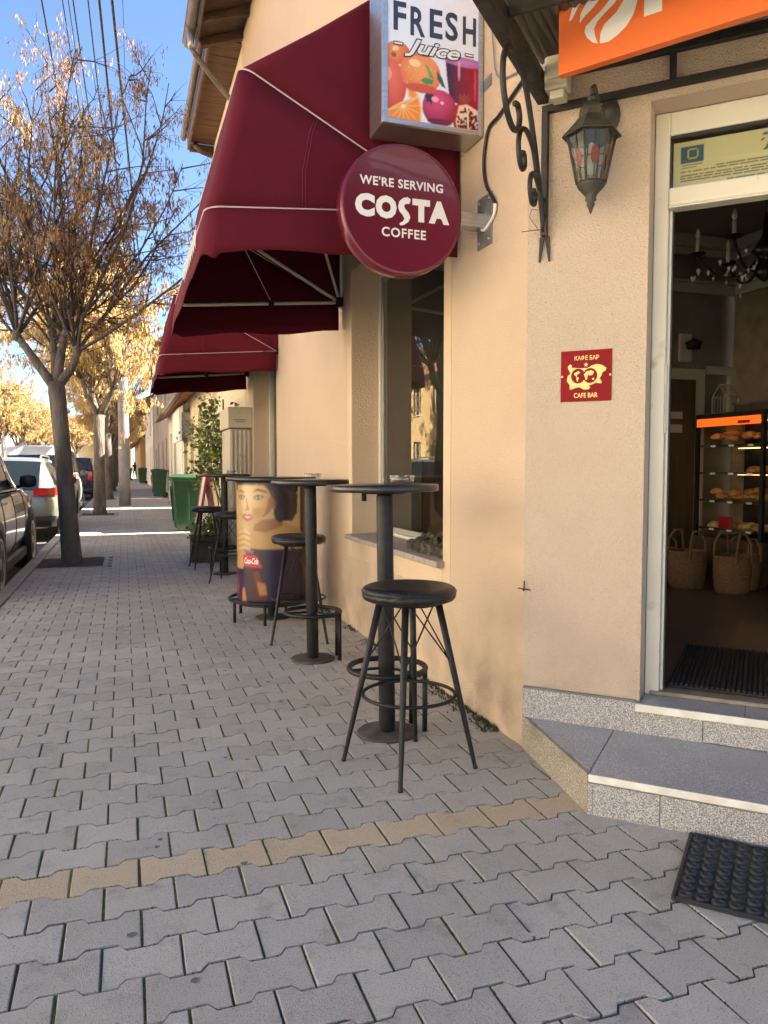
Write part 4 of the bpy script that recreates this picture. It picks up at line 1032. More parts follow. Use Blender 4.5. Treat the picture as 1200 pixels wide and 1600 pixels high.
# ------------------------------------------------------------------ bar tables, stools, ashtrays
TABLES = 'black bar tables along the cafe wall'
def bar_table(x, y, label, R=.24, ringR=.172, ringz=.30, legs=(-18, 24), tilt=0., rz=0.):
    t = thing('bar_table', label, 'table', (x, y, 0), rz, TABLES)
    B = lambda mb, nm, m, bev=0: mb.build(nm, m, t, bev, world=False)
    T = Matrix.Rotation(tilt, 4, 'Y')
    mb = MB(); mb.lathe([(0, 1.094), (R - .004, 1.094), (R, 1.098), (R, 1.118), (R - .005, 1.123), (0, 1.123)], 56, (0, 0, 0), T); B(mb, 'tabletop', tabletop)
    mb = MB(); mb.lathe([(.034, .012), (.037, .02), (.037, 1.07), (.034, 1.085)], 20, (0, 0, 0), T); B(mb, 'pole', blackm)
    mb = MB(); mb.lathe([(.10, 1.084), (.105, 1.0935)], 20, (0, 0, 0), T); mb.lathe([(.012, 1.05), (.012, 1.084)], 8, (-.08, .05, 0), T); B(mb, 'top_bracket', blackm)
    mb = MB(); mb.lathe([(0, 0), (.135, 0), (.138, .006), (.132, .012), (0, .014)], 36); B(mb, 'base_plate', M('dusty_base_plate', (.035, .032, .03), .7, (.085, .07, .055), 16, 5, b=.2, bs=90))
    mb = MB(); mb.ring((0, 0, ringz), ringR, .013, 44, 8)
    for a in (60, 180, 300): mb.tube([(.03 * cos(radians(a)), .03 * sin(radians(a)), ringz), (ringR * cos(radians(a)), ringR * sin(radians(a)), ringz)], .007, 6)
    B(mb, 'foot_ring', blackm)
    for a in legs:
        mb = MB(); c_, s_ = ringR * cos(radians(a)), ringR * sin(radians(a)); mb.tube([(c_, s_, 0.002), (c_, s_, ringz)], .0125, 8); B(mb, 'ring_leg', blackm)
    return t
bar_table(1.105, 3.228, 'nearest black bar table, standing behind the front stool below the window', legs=(-12, 30), tilt=-.012)
bar_table(1.096, 4.639, 'second black bar table, between the window and the printed woman advert', legs=(-28, 14), tilt=-.01)
bar_table(1.10, 6.05, 'wide black bar table wrapped by the printed woman advert', R=.355, ringR=.335, ringz=.165, legs=(200, 250, 330, 60, 130))
bar_table(1.055, 8.72, 'farthest black bar table beside the planter and green bin', R=.29, legs=(-20, 200, 100))
STOOLS = 'black bar stools at the tables'
cushp = [(0, .672), (.165, .672), (.180, .678), (.187, .688), (.1885, .698), (.1865, .707), (.189, .711), (.1865, .716), (.1835, .722), (.168, .730), (.13, .7335), (0, .735)]
def bar_stool(label, x, y, rz):
    t = thing('bar_stool', label, 'stool', (x, y, 0), rz, STOOLS)
    B = lambda mb, nm, m, par=None: mb.build(nm, m, par or t, 0, world=False)
    mb = MB(); mb.lathe(cushp, 48); st = B(mb, 'seat', leather)
    mb = MB(); mb.ring((0, 0, .711), .1885, .0028, 48, 6); B(mb, 'seam', leather, st)
    mb = MB(); mb.lathe([(.13, .660), (.135, .6715)], 24); B(mb, 'seat_plate', blackm)
    for k in range(4):
        a = radians(90 * k); mb = MB()
        q = [((.118 + (.268 - .118) * (1 - z / .66)) * cos(a), (.118 + (.268 - .118) * (1 - z / .66)) * sin(a), z) for z in (.004, .012, .33, .66)]
        mb.tube(q, [.008, .0085, .0125, .0145], 10); lg = B(mb, 'leg', blackm)
        mb = MB(); mb.lathe([(.010, .0), (.010, .010), (.008, .014)], 8, (.2675 * cos(a), .2675 * sin(a), 0)); B(mb, 'foot_cap', blackplas, lg)
    mb = MB(); mb.ring((0, 0, .292), .185, .0075, 44, 8); B(mb, 'foot_ring', blackm)
    for k in range(4):
        a, b = radians(90 * k), radians(90 * k + 90)
        f_ = lambda z, an: Vector(((.118 + .150 * (1 - z / .66)) * cos(an), (.118 + .150 * (1 - z / .66)) * sin(an), z))
        mb = MB(); mb.tube([f_(.66, a).lerp(f_(.66, b), .15), f_(.42, b)], .0032, 5); mb.tube([f_(.66, a).lerp(f_(.66, b), .85), f_(.42, a)], .0032, 5); B(mb, 'cross_wire', blackm)
    return t
s1 = bar_stool('front black bar stool with round padded seat, before the nearest table', 1.066, 2.847, radians(-27))
dup(s1, (1.14, 5.235, 0), radians(-57), 'black bar stool standing before the printed woman advert')
dup(s1, (1.06, 8.12, 0), radians(-70), 'black bar stool in front of the farthest table, nearer of the pair there')
dup(s1, (.93, 9.36, 0), radians(-40), 'black bar stool behind the farthest table, next to the planter')
ashm = glass_mat('ashtray_glass', (.86, .87, .86), 1.2, .12)
def ashtray(x, y, z, label):
    a = thing('ashtray', label, 'ashtray', (x, y, z), 0, 'glass ashtrays on the bar tables')
    mb = MB(); mb.lathe([(0, .002), (.048, .002), (.054, .010), (.057, .034), (.053, .036), (.047, .034), (.043, .012), (0, .010)], 20, (0, 0, 0)); mb.build('bowl', ashm, a, world=False)
    mb = MB()
    for k in range(4): an = pi / 4 + k * pi / 2; mb.box(.044, -.006, .030, .060, .006, .0385, Matrix.Rotation(an, 4, 'Z'))
    mb.build('rim_notches', ashm, a, world=False)
ashtray(1.20, 3.30, 1.1245, 'clear glass ashtray on the nearest bar table')
ashtray(1.13, 4.76, 1.1245, 'clear glass ashtray on the second bar table')
ashtray(1.14, 8.75, 1.1245, 'small glass ashtray on the farthest bar table')

# printed advert sleeve round the third table's pole
slv = thing('advert_sleeve', 'round printed advert sleeve of a woman with a cola bottle', 'advert', (1.10, 6.05, .13))
A_ = Pic(1.0, 1.0, 170, 210, lin(44, 22, 44))
A_.poly([(0, .42), (0, 1), (1, 1), (1, .40)], (206, 176, 112))
A_.poly([(.60, .45), (.62, 1), (.88, 1), (.88, .42)], (214, 188, 128))
A_.poly([(.84, 0), (.84, 1), (1, 1), (1, 0)], (84, 44, 26)); A_.poly([(.90, .2), (.90, 1), (.96, 1), (.97, .2)], (122, 72, 38))
skin, skd, skl = (206, 158, 94), (166, 114, 66), (228, 188, 124)
A_.poly([(.30, 1), (.66, 1), (.74, .93), (.77, .80), (.72, .705), (.62, .70), (.54, .74), (.50, .84), (.42, .97)], (40, 26, 32))          # hair
A_.poly([(.62, .98), (.70, .93), (.73, .80), (.70, .72), (.665, .76), (.68, .88)], (74, 40, 52))
A_.poly([(.02, 1), (.02, .93), (.10, .97), (.40, .99), (.49, .93), (.53, .84), (.52, .75), (.60, .70), (.72, .69), (.79, .76), (.80, .90), (.74, 1)], (38, 24, 34)); A_.poly([(.62, .98), (.72, .92), (.76, .80), (.72, .70), (.665, .74), (.69, .88)], (70, 36, 50))
A_.poly([(.24, .62), (.46, .70), (.62, .69), (.80, .63), (.88, .59), (.88, .46), (.14, .44), (.15, .58)], skin)                          # shoulders
A_.poly([(.34, .70), (.60, .72), (.62, .66), (.44, .60), (.30, .62)], skd)                                                             # neck shade print
f_ = A_.poly([(.06, .985), (.06, .86), (.09, .78), (.14, .70), (.20, .655), (.27, .645), (.38, .69), (.48, .76), (.52, .84), (.49, .93), (.42, .985)], skin)
A_.ell(.26, .86, .17, .15, skl, skin, 0, (-.2, .2), f_); A_.poly([(.40, .72), (.48, .76), (.54, .86), (.52, .95), (.47, .86), (.44, .78)], skd)
A_.ell(.525, .835, .026, .045, skd); A_.ell(.585, .755, .060, .068, (58, 56, 74), (24, 22, 32))                                          # ear, earring
A_.poly([(.08, .925), (.13, .945), (.20, .925), (.20, .915), (.13, .930)], (60, 34, 26)); A_.poly([(.29, .925), (.36, .955), (.45, .935), (.45, .92), (.36, .938)], (60, 34, 26))
for cx in (.145, .365):
    A_.ell(cx, .885, .048, .020, (96, 58, 40)); A_.ell(cx, .884, .034, .011, (226, 206, 170)); A_.ell(cx, .884, .013, .011, (36, 26, 22)); A_.line([(cx - .05, .888), (cx, .901), (cx + .052, .892)], .005, (40, 22, 20))
A_.poly([(.225, .90), (.20, .83), (.175, .785), (.215, .770), (.262, .785), (.24, .83)], skd); A_.poly([(.205, .89), (.19, .83), (.18, .79), (.21, .785), (.222, .83)], skl)
A_.poly([(.15, .735), (.20, .752), (.23, .744), (.26, .752), (.315, .73), (.27, .695), (.225, .688), (.18, .705)], (176, 34, 44)); A_.poly([(.18, .728), (.23, .732), (.29, .727), (.235, .716)], (236, 214, 200))
A_.poly([(.0, .30), (.05, .50), (.10, .62), (.18, .64), (.22, .60), (.20, .46), (.16, .30)], skin)                                       # hand and wrist
for k in range(4): A_.poly([(.06, .60 - k * .045), (.19, .625 - k * .045), (.27, .60 - k * .045), (.27, .575 - k * .045), (.18, .595 - k * .045), (.06, .57 - k * .045)], skl); A_.line([(.06, .572 - k * .045), (.18, .594 - k * .045), (.27, .573 - k * .045)], .003, (160, 108, 62))
A_.poly([(.27, .47), (.88, .46), (.88, 0), (.0, 0), (.0, .22), (.20, .25)], (46, 30, 62))
A_.poly([(.0, .0), (.0, .26), (.10, .26), (.20, .0)], (70, 34, 72))
A_.poly([(.20, .46), (.30, .45), (.46, .06), (.26, .05), (.22, .30)], (70, 14, 24)); A_.poly([(.30, .28), (.36, .29), (.45, .08), (.36, .08)], (120, 40, 34)); A_.poly([(.34, .20), (.43, .19), (.45, .10), (.37, .09)], (190, 120, 70))
A_.poly([(.18, .465), (.31, .455), (.30, .43), (.18, .44)], (120, 120, 110)); A_.poly([(.16, .425), (.34, .415), (.40, .315), (.17, .325)], (214, 24, 56))
A_.poly([(.12, .0), (.15, .14), (.18, .15), (.22, .0)], (206, 130, 70)); A_.poly([(.0, .12), (.05, .24), (.07, .14), (.04, .05)], (180, 36, 60))
A_.ell(.33, .76, .13, .05, (190, 140, 80), (206, 158, 94), .5, (0, 0), f_ & (A_.Y < .80) & (A_.X > .30)); A_.ell(.10, .80, .035, .07, (222, 180, 116), (206, 158, 94), 0, (0, 0), f_)
for k in range(26):
    t_ = k / 25; A_.line([(.44 + .10 * t_, .985), (.53 + .10 * t_ + .02 * sin(k), .86), (.545 + .18 * t_, .71 + .02 * cos(k * 2.))], .0022, (30 + (k * 37) % 46, 20 + (k * 17) % 18, 30 + (k * 23) % 26))
A_.blur(4); A_.c = A_.c.mean(2, keepdims=True) * .06 + A_.c * .72
a0_ = atan2(-6.05, -1.10)
sleeve_m = attr_mat('sleeve_print', .35, coat=.15)
def sl_fn(x, y):
    an = a0_ + radians(-78 + 156 * x); return (1.10 + .275 * cos(an), 6.05 + .275 * sin(an), .135 + .945 * y)
so_ = A_.build('printed_sheet', sleeve_m, sl_fn, slv)
mb = MB()
vs, fs = TXT['cola']; xs = [v[0] for v in vs]; ys = [v[1] for v in vs]
def onsl(u, v): an = a0_ + radians(-78 + 156 * u); return (1.10 + .2758 * cos(an), 6.05 + .2758 * sin(an), .135 + .945 * v)
mb.add([onsl(.185 + (v[0] - min(xs)) / (max(xs) - min(xs)) * .175, .345 + (v[1] - min(ys)) / (max(ys) - min(ys)) * .05) for v in vs], fs); mb.build('lettering', whitep, so_)
mb = MB()
q = [a0_ + radians(78 + (360 - 156) * i / 30) for i in range(31)]; vs = [(1.10 + .275 * cos(a), 6.05 + .275 * sin(a), z) for z in (.135, 1.08) for a in q]
mb.add(vs, [(i, i + 1, 32 + i, 31 + i) for i in range(30)], True); mb.build('plain_back', M('dark_print_back', (.05, .025, .02), .4), slv)
mb = MB(); mb.lathe([(.272, 1.078), (.277, 1.082), (.277, 1.09), (.0, 1.091)], 40, (1.10, 6.05, 0)); mb.build('top_disc', blackplas, slv); mb = MB(); mb.lathe([(.0, .126), (.277, .127), (.277, .136), (.272, .138)], 40, (1.10, 6.05, 0)); mb.build('base_disc', blackplas, slv)

# ------------------------------------------------------------------ things by the wall further on
mc = thing('meter_cabinet', 'cream meter cabinet with ribbed side against the wall past the awnings', 'cabinet', (1.45, 10.56, 0))
cabm = M('cream_cabinet_paint', (.58, .52, .40), .5, (.50, .44, .33), 3, 4, wear=((.34, .28, .20), 7, .64, .78))
mb = MB(); mb.box(1.31, 10.18, 0, 1.598, 11.02, 1.70); mb.build('lower_box', cabm, mc, bevel=.006)
mb = MB(); mb.box(1.285, 10.15, 1.712, 1.599, 11.05, 1.985); ub = mb.build('upper_box', cabm, mc, bevel=.008)
for k in range(5): mb = MB(); mb.box(1.325 + k * .055, 10.160, .1, 1.352 + k * .055, 10.1795, 1.69); mb.build('rib', cabm, mc, bevel=.004)
mb = MB(); mb.box(1.36, 10.1485, 1.81, 1.52, 10.1495, 1.825); mb.box(1.38, 10.1485, 1.785, 1.50, 10.1495, 1.80); mb.lathe([(.006, 0), (.006, .004), (0, .004)], 8, (0, 0, 0), Matrix.Translation((1.44, 10.15, 1.91)) @ Matrix.Rotation(pi / 2, 4, 'X')); mb.build('label_print', M('grey_print', (.25, .23, .19), .6), ub)
mb = MB(); mb.box(1.29, 10.14, 1.700, 1.598, 11.04, 1.7115); mb.build('joint', M('dark_joint', (.12, .10, .08), .8), mc)

# wheelie bins
def bin_(label, x, y, rz=0, sc=1.):
    t = thing('wheelie_bin', label, 'bin', (x, y, 0), rz, 'green wheelie bins beside the houses')
    t.scale = (sc,) * 3
    B = lambda mb, nm, m, par=None, bev=0: mb.build(nm, m, par or t, bev, world=False)
    mb = MB()
    def rect(w, d, z, off=0): return [(-w + off, -d, z), (w + off, -d, z), (w + off, d, z), (-w + off, d, z)]
    rows = [rect(.19, .19, .05), rect(.20, .20, .12), rect(.255, .235, .90), rect(.275, .255, .905), rect(.28, .258, .955)]
    vs = [p for r in rows for p in r]; fs = [(3, 2, 1, 0)] + [(4 * i + k, 4 * i + (k + 1) % 4, 4 * i + 4 + (k + 1) % 4, 4 * i + 4 + k) for i in range(len(rows) - 1) for k in range(4)] + [(16, 17, 18, 19)]
    mb.add(vs, fs); B(mb, 'body', green, None, .012)
    mb = MB()
    for yy in (-.1, .1):
        for sx in (-1, 1): mb.box(sx * .215 - .012, yy - .02, .15, sx * .215 + .03 * sx, yy + .02, .86) if False else None
    mb.box(-.232, -.02, .2, -.205, .02, .82, Matrix.Translation((0, 0, 0)) @ Matrix.Rotation(radians(-3.8), 4, 'Y')); mb.box(-.02, -.222, .2, .02, -.198, .82, Matrix.Rotation(radians(2.5), 4, 'X')); B(mb, 'rib', green, None, .004)
    mb = MB()
    n_ = 9; vs = []; fs = []
    for i in range(n_):
        for j in range(n_):
            u, v = -1 + 2 * i / (n_ - 1), -1 + 2 * j / (n_ - 1)
            vs.append((.295 * u, .272 * v, .962 + .055 * (1 - u ** 4) * (1 - v ** 4) - .012 * u))
    for i in range(n_ - 1):
        for j in range(n_ - 1): k = i * n_ + j; fs.append((k, k + n_, k + n_ + 1, k + 1))
    mb.add(vs, fs, True); mb.box(-.296, -.273, .945, -.284, .273, .972); mb.box(.284, -.273, .925, .296, .273, .955); mb.box(-.284, -.273, .935, .284, -.262, .965); mb.box(-.284, .262, .935, .284, .273, .965)
    lid = B(mb, 'lid', green)
    mb = MB(); mb.tube([(.27, -.2, .93), (.335, -.2, .97), (.335, .2, .97), (.27, .2, .93)], .016, 8); B(mb, 'handle', green)
    for s_ in (-1, 1): mb = MB(); mb.lathe([(.0, -.03), (.09, -.03), (.10, -.02), (.10, .02), (.09, .03), (0, .03)], 18, (0, 0, 0), Matrix.Translation((.19, s_ * .235, .10)) @ Matrix.Rotation(pi / 2, 4, 'X')); B(mb, 'wheel', blackplas)
    mb = MB(); mb.box(-.2535, -.06, .58, -.236, .06, .74, Matrix.Rotation(radians(-3.9), 4, 'Y')); B(mb, 'sticker', M('pale_sticker', (.5, .48, .36), .5))
    return t
bin_('large green wheelie bin with bulging lid, nearest of the bins', 1.10, 14.95, .05, 1.05)
bin_('green wheelie bin with a pale sticker, second along the house wall', 1.30, 31.6, -.06, 1.12)
bin_('dark green wheelie bin far down the pavement before the white house', 1.25, 58.5, 0, 1.15)
bin_('faint green wheelie bin near the far walking person', .35, 72.5, 0, 1.15)

# planter and climbing plant
leafm = M('vine_leaf', (.17, .22, .035), .5, (.10, .15, .024), 5, 4, c3=(.27, .28, .05), ns3=4, t3=(.5, .62))
potm = M('dark_planter', (.045, .036, .03), .7, (.03, .024, .02), 9, 4)
def leafy(mb, pts, n, spread, size, rg, droop=.3):
    for _ in range(n):
        p = Vector(rg.choice(pts)) + Vector((rg.gauss(0, spread), rg.gauss(0, spread), rg.gauss(0, spread)))
        d = Vector((rg.gauss(0, 1), rg.gauss(0, 1), rg.gauss(-droop, .6))).normalized(); u = d.orthogonal().normalized(); u = Matrix.Rotation(rg.uniform(0, 6.28), 3, d) @ u
        s_ = size * rg.uniform(.6, 1.3); nrm = d.cross(u)
        mb.add([p, p + d * s_ * .5 + u * s_ * .36 + nrm * s_ * .08, p + d * s_, p + d * s_ * .5 - u * s_ * .36 + nrm * s_ * .08], [(0, 1, 2), (0, 2, 3)])
pt = thing('planter', 'low dark planter box with a small bushy plant behind the far stool', 'planter', (.97, 9.98, 0))
mb = MB(); mb.prism([(.78, 9.84), (1.16, 9.84), (1.16, 10.14), (.78, 10.14)], 0, .30); mb.box(.77, 9.83, .28, 1.17, 10.15, .33); mb.build('box', potm, pt, bevel=.006)
mb = MB(); mb.box(.80, 9.86, .3301, 1.14, 10.12, .336); mb.build('soil', soil, pt)
mb = MB(); rg = random.Random(4); leafy(mb, [(rg.uniform(.80, 1.14), rg.uniform(9.86, 10.12), rg.uniform(.34, .50)) for _ in range(30)], 420, .045, .055, rg, -.3); mb.build('foliage', leafm, pt)
vn = thing('climbing_plant', 'tall climbing plant with yellow green leaves beside the meter cabinet', 'plant', (1.36, 11.55, 0))
mb = MB(); mb.lathe([(.0, 0), (.14, 0), (.19, .34), (.20, .36), (.175, .36), (.16, .33), (0, .33)], 20, (1.36, 11.55, 0)); mb.build('pot', potm, vn)
rg = random.Random(9); mb = MB(); pts = []
for k in range(7):
    p = Vector((1.36 + rg.gauss(0, .03), 11.55 + rg.gauss(0, .04), .3)); q = [p.copy()]; d = Vector((rg.gauss(0, .06), rg.gauss(0, .14), 1))
    H_ = rg.uniform(1.7, 2.2)
    while p.z < H_:
        d = (d + Vector((rg.gauss(-.01, .06), rg.gauss(0, .10), .05))).normalized(); p = p + d * .12; q.append(p.copy())
        if p.z > 1.05:
            for _ in range(3):
                e = p + Vector((rg.gauss(-.06, .11), rg.gauss(0, .15), rg.gauss(0, .05))); pts.append(tuple(e))
                if rg.random() < .5: mb.tube([p, (p + e) / 2 + Vector((0, 0, .03)), e], .004, 4)
    mb.tube(q, [.012 - .008 * i / len(q) for i in range(len(q))], 6)
mb.tube([(1.40, 11.58, .3), (1.40, 11.58, 2.2)], .012, 6)
mb.build('stem', twigm, vn)
mb = MB(); leafy(mb, pts, 1500, .075, .075, rg); mb.build('foliage', leafm, vn)
asn = thing('a_frame_sign', 'orange and white folding A-frame sign standing behind the far stool', 'sign', (1.03, 10.55, 0))
oran = M('orange_red_paint', (.50, .085, .03), .5, (.42, .065, .025), 9, 4)
for sx in (-1, 1):
    T = Matrix.Translation((1.03, 10.55, 1.12)) @ Matrix.Rotation(radians(9.5) * sx, 4, 'Y')
    mb = MB(); mb.box(-.016, -.27, -.62, .016, -.22, 0, T); mb.box(-.016, .22, -.62, .016, .27, 0, T); mb.box(-.016, -.22, -.05, .016, .22, 0, T); fr_ = mb.build('frame', oran, asn, bevel=.003)
    mb = MB(); mb.box(-.016, -.27, -1.13, .016, -.22, -.621, T); mb.box(-.016, .22, -1.13, .016, .27, -.621, T); mb.build('leg_frame', whiteplas, asn, bevel=.003)
    mb = MB(); mb.box(-.006, -.219, -1.0, .006, .219, -.052, T); mb.build('board', whitep, asn)

# concrete pole and overhead cables
pole = thing('utility_pole', 'round concrete utility pole with torn stickers between the trees', 'pole', (0.0, 25.3, 0))
mb = MB(); mb.lathe([(.175, -.1), (.17, 1), (.12, 9.0), (0, 9.02)], 20, (0, 25.3, 0)); mb.build('shaft', conc, pole)
mb = MB(); mb.box(-.9, 25.2, 8.5, .9, 25.3, 8.6); mb.build('crossarm', steel, pole)
stm = [M('pink_sticker', (.55, .22, .20), .7), M('white_sticker', (.6, .58, .54), .7)]
rg = random.Random(2)
for k in range(14):
    a = radians(rg.uniform(200, 330)); z = rg.uniform(1.75, 2.2); h_ = rg.uniform(.06, .14); w_ = rg.uniform(.06, .14)
    mb = MB(); mb.add([((.168) * cos(a + d) , 25.3 + .168 * sin(a + d), zz) for d, zz in ((-w_ * 3, z), (w_ * 3, z), (w_ * 3, z + h_), (-w_ * 3, z + h_))], [(0, 1, 2, 3)]); mb.build('sticker', stm[k % 2], pole)
wirem = M('black_cable', (.012, .012, .013), .6)
for k, (xa, xb, r, lab) in enumerate(((-.867, -.85, .012, 'leftmost overhead cable, single and thick'), (-.626, -.48, .008, 'thin overhead cable second from the left'), (-.56, -.40, .006, 'thinnest overhead cable close beside the second one'), (-.50, -.30, .010, 'overhead cable fourth from the left'), (-.324, -.10, .010, 'overhead cable just left of the thick black pair'), (-.188, .10, .018, 'left one of the two thickest black overhead cables'), (-.037, .45, .020, 'right one of the two thickest black overhead cables'), (.09, .25, .004, 'faint rightmost overhead wire against the sky'))):
    y0_, y1_ = -14., 52.; mb = MB(); pts = []
    for i in range(34):
        y = y0_ + (y1_ - y0_) * i / 33; t = (y - 10.5) / (17.5 - 10.5); x = xa + (xb - xa) * t * .62
        pts.append((x, y, 7.0 + .0006 * (y - 14) ** 2 - .008 + (.02 * k % .05)))
    mb.tube(pts, r, 6); o = mb.build('overhead_cable', wirem); tag(o, lab + ' along the street', 'cable')

# ------------------------------------------------------------------ trees
def tree_meshes(seed, lean, limbs, nshoot, shootL, nside, ntw, ncl, qs, droop=0., trunk_h=2.25, r0=.125):
    rg = random.Random(seed); tb = MB(); tw = MB(); sv = []; sf = []
    tp = [Vector((0, 0, -.08)), Vector((.0, 0, .12)), Vector((lean[0] * .3, lean[1] * .3, .8)), Vector((lean[0] * .6, lean[1] * .6, 1.5)), Vector((lean[0], lean[1], trunk_h))]
    tb.tube([tuple(p) for p in tp], [r0 * 1.42, r0 * 1.15, r0, r0 * .93, r0 * .95], 14)
    pts = []
    def clus(p, big=1.):
        for _ in range(ncl):
            c = p + Vector((rg.gauss(0, .026), rg.gauss(0, .026), -abs(rg.gauss(0, .075)) * big))
            a = rg.uniform(0, pi); l = rg.uniform(.6, 1.25) * qs * 6; w = qs * rg.uniform(.4, .8)
            u = Vector((cos(a), sin(a), rg.uniform(-.3, .3))); dn = Vector((rg.gauss(0, .25), rg.gauss(0, .25), -1)).normalized()
            k = len(sv); sv.extend([tuple(c), tuple(c + dn * l * .5 + u * w), tuple(c + dn * l), tuple(c + dn * l * .5 - u * w)]); sf.append((k, k + 1, k + 2, k + 3))
    def branch(mb, p, d, L, ra, rb, n, wander, up, sides):
        q = [p.copy()]; 
        for i in range(n):
            d = (d + Vector((rg.gauss(0, wander), rg.gauss(0, wander), rg.gauss(0, wander) + up))).normalized(); p = p + d * (L / n); q.append(p.copy())
        mb.tube([tuple(v) for v in q], [ra + (rb - ra) * i / n for i in range(n + 1)], sides)
        return q
    for (dx, dy, dz, L, t0) in limbs:
        st = tp[3].lerp(tp[4], t0)
        q = branch(tb, st, Vector((dx, dy, dz)).normalized(), L, r0 * .62, r0 * .40, 4, .08, .06, 9)
        tb.lathe([(0, -.08), (r0 * .44, -.05), (r0 * .54, 0), (r0 * .40, .06), (0, .09)], 8, tuple(q[-1]))   # pollard knuckle
        for s_ in range(nshoot):
            az = rg.uniform(0, 2 * pi); tilt_ = rg.uniform(.15, 1.0)
            d = Vector((cos(az) * sin(tilt_) + dx * .45, sin(az) * sin(tilt_) + dy * .45, cos(tilt_) + .15)).normalized()
            base = q[-1] if rg.random() < .7 else q[-2]
            Ls = shootL * rg.uniform(.65, 1.15)
            sh = branch(tw, base.copy(), d, Ls, rg.uniform(.015, .027), .005, 9, .09, .05 - droop, 6)
            for b in range(nside):
                i = rg.randint(1, 8); bp = sh[i].lerp(sh[i + 1], rg.random()); ax = (sh[i + 1] - sh[i]).normalized()
                u = ax.orthogonal().normalized(); u = Matrix.Rotation(rg.uniform(0, 6.28), 3, ax) @ u
                bd = (ax * rg.uniform(.5, 1.1) + u * .9).normalized()
                br = branch(tw, bp, bd, rg.uniform(.45, 1.15) * (1.15 - i / 14), .010, .003, 5, .13, .02 - droop, 4)
                heavy = rg.random() < .78
                for m in range(2, 6):
                    if heavy and rg.random() < .8: clus(br[m])
                for t in range(ntw):
                    j = rg.randint(1, 4); ax2 = (br[j + 1] - br[j]).normalized(); u2 = Matrix.Rotation(rg.uniform(0, 6.28), 3, ax2) @ ax2.orthogonal().normalized()
                    t2 = branch(tw, br[j].copy(), (ax2 + u2 * .8).normalized(), rg.uniform(.18, .42), .004, .0015, 3, .12, .0 - droop, 3)
                    if heavy:
                        for e in t2[1:]:
                            if rg.random() < .72: clus(e)
    # low whiskers round the knuckles
    for _ in range(46):
        p = tp[4] + Vector((rg.gauss(0, .3), rg.gauss(0, .3), rg.uniform(.25, .9))); branch(tw, p, Vector((rg.gauss(0, 1), rg.gauss(0, 1), .35)).normalized(), rg.uniform(.3, .8), .006, .002, 4, .15, .02, 4)
    a = tb.mesh('trunk'); a.materials.append(bark); b = tw.mesh('branches'); b.materials.append(twigm)
    c = bpy.data.meshes.new('seed_clusters'); c.from_pydata(sv, [], sf); c.update()
    return a, b, c
TREES = 'street trees in a row along the kerbs'
def tree(meshes, x, y, rz, label, seedmat, sc=1., grp=TREES):
    t = thing('street_tree', label, 'tree', (x, y, 0), rz, grp); t.scale = (sc,) * 3
    tr = link('trunk', meshes[0], t); link('branches', meshes[1], tr); s_ = link('crown', meshes[2], t)
    if not meshes[2].materials: meshes[2].materials.append(seedmat)
    return t
T1 = tree_meshes(11, (-.13, 0, 0), [(-.55, -.05, .85, .78, .85), (.28, .12, .95, .66, .95), (.62, -.08, .78, .52, .9), (-.05, .35, .9, .7, .95)], 10, 3.4, 10, 4, 9, .0115, -.012, r0=.105)
TG = tree_meshes(23, (.05, .03), [(-.6, .2, .8, .9, .9), (.5, .35, .8, .9, .95), (.1, -.6, .8, .8, .95), (-.1, .5, .9, .8, .9)], 9, 3.1, 11, 3, 11, .020, .035)
TH = tree_meshes(37, (-.06, .05), [(-.5, -.3, .8, .9, .9), (.6, -.1, .8, .9, .95), (.0, .6, .8, .8, .95), (-.3, .3, .9, .9, .9)], 9, 3.0, 11, 3, 11, .020, .04)
tree(T1, -.65, 10.35, 0, 'nearest street tree, bare forked trunk with brown seed bunches by the kerb', seedm)
tree(TG, -.61, 20.75, .6, 'second street tree on the right kerb, golden and rough barked', seedg, 1.12)
tree(TH, -.56, 30.6, 2.1, 'third street tree on the right kerb, just behind the concrete pole', seedg, 1.12)
far_r = [(40.8, 'fourth'), (51, 'fifth'), (62, 'sixth'), (74, 'seventh')]
for i, (y, nm) in enumerate(far_r): tree((TG, TH)[i % 2], -.55, y, 1.3 * i + .4, nm + ' street tree on the right kerb, counted from the camera', seedg, 1.05)
for i, (y, nm) in enumerate(((33, 'first'), (42, 'second'), (51, 'third'), (60, 'fourth'), (69, 'fifth'), (79, 'sixth'))):
    tree((TH, TG)[i % 2], -7.2, y, 1.7 * i, nm + ' golden tree on the far kerb across the street, counted from the camera', seedg, 1.15)
for i, (x, y) in enumerate(((-5.5, 100), (-2, 103), (1.8, 101), (-9, 98))):
    tree((TG, TH)[i % 2], x, y, i, ('golden tree at the street end, left of the middle', 'golden tree at the middle of the street end', 'golden tree at the right side of the street end', 'golden tree at the far left of the street end')[i], seedg, 1.25)
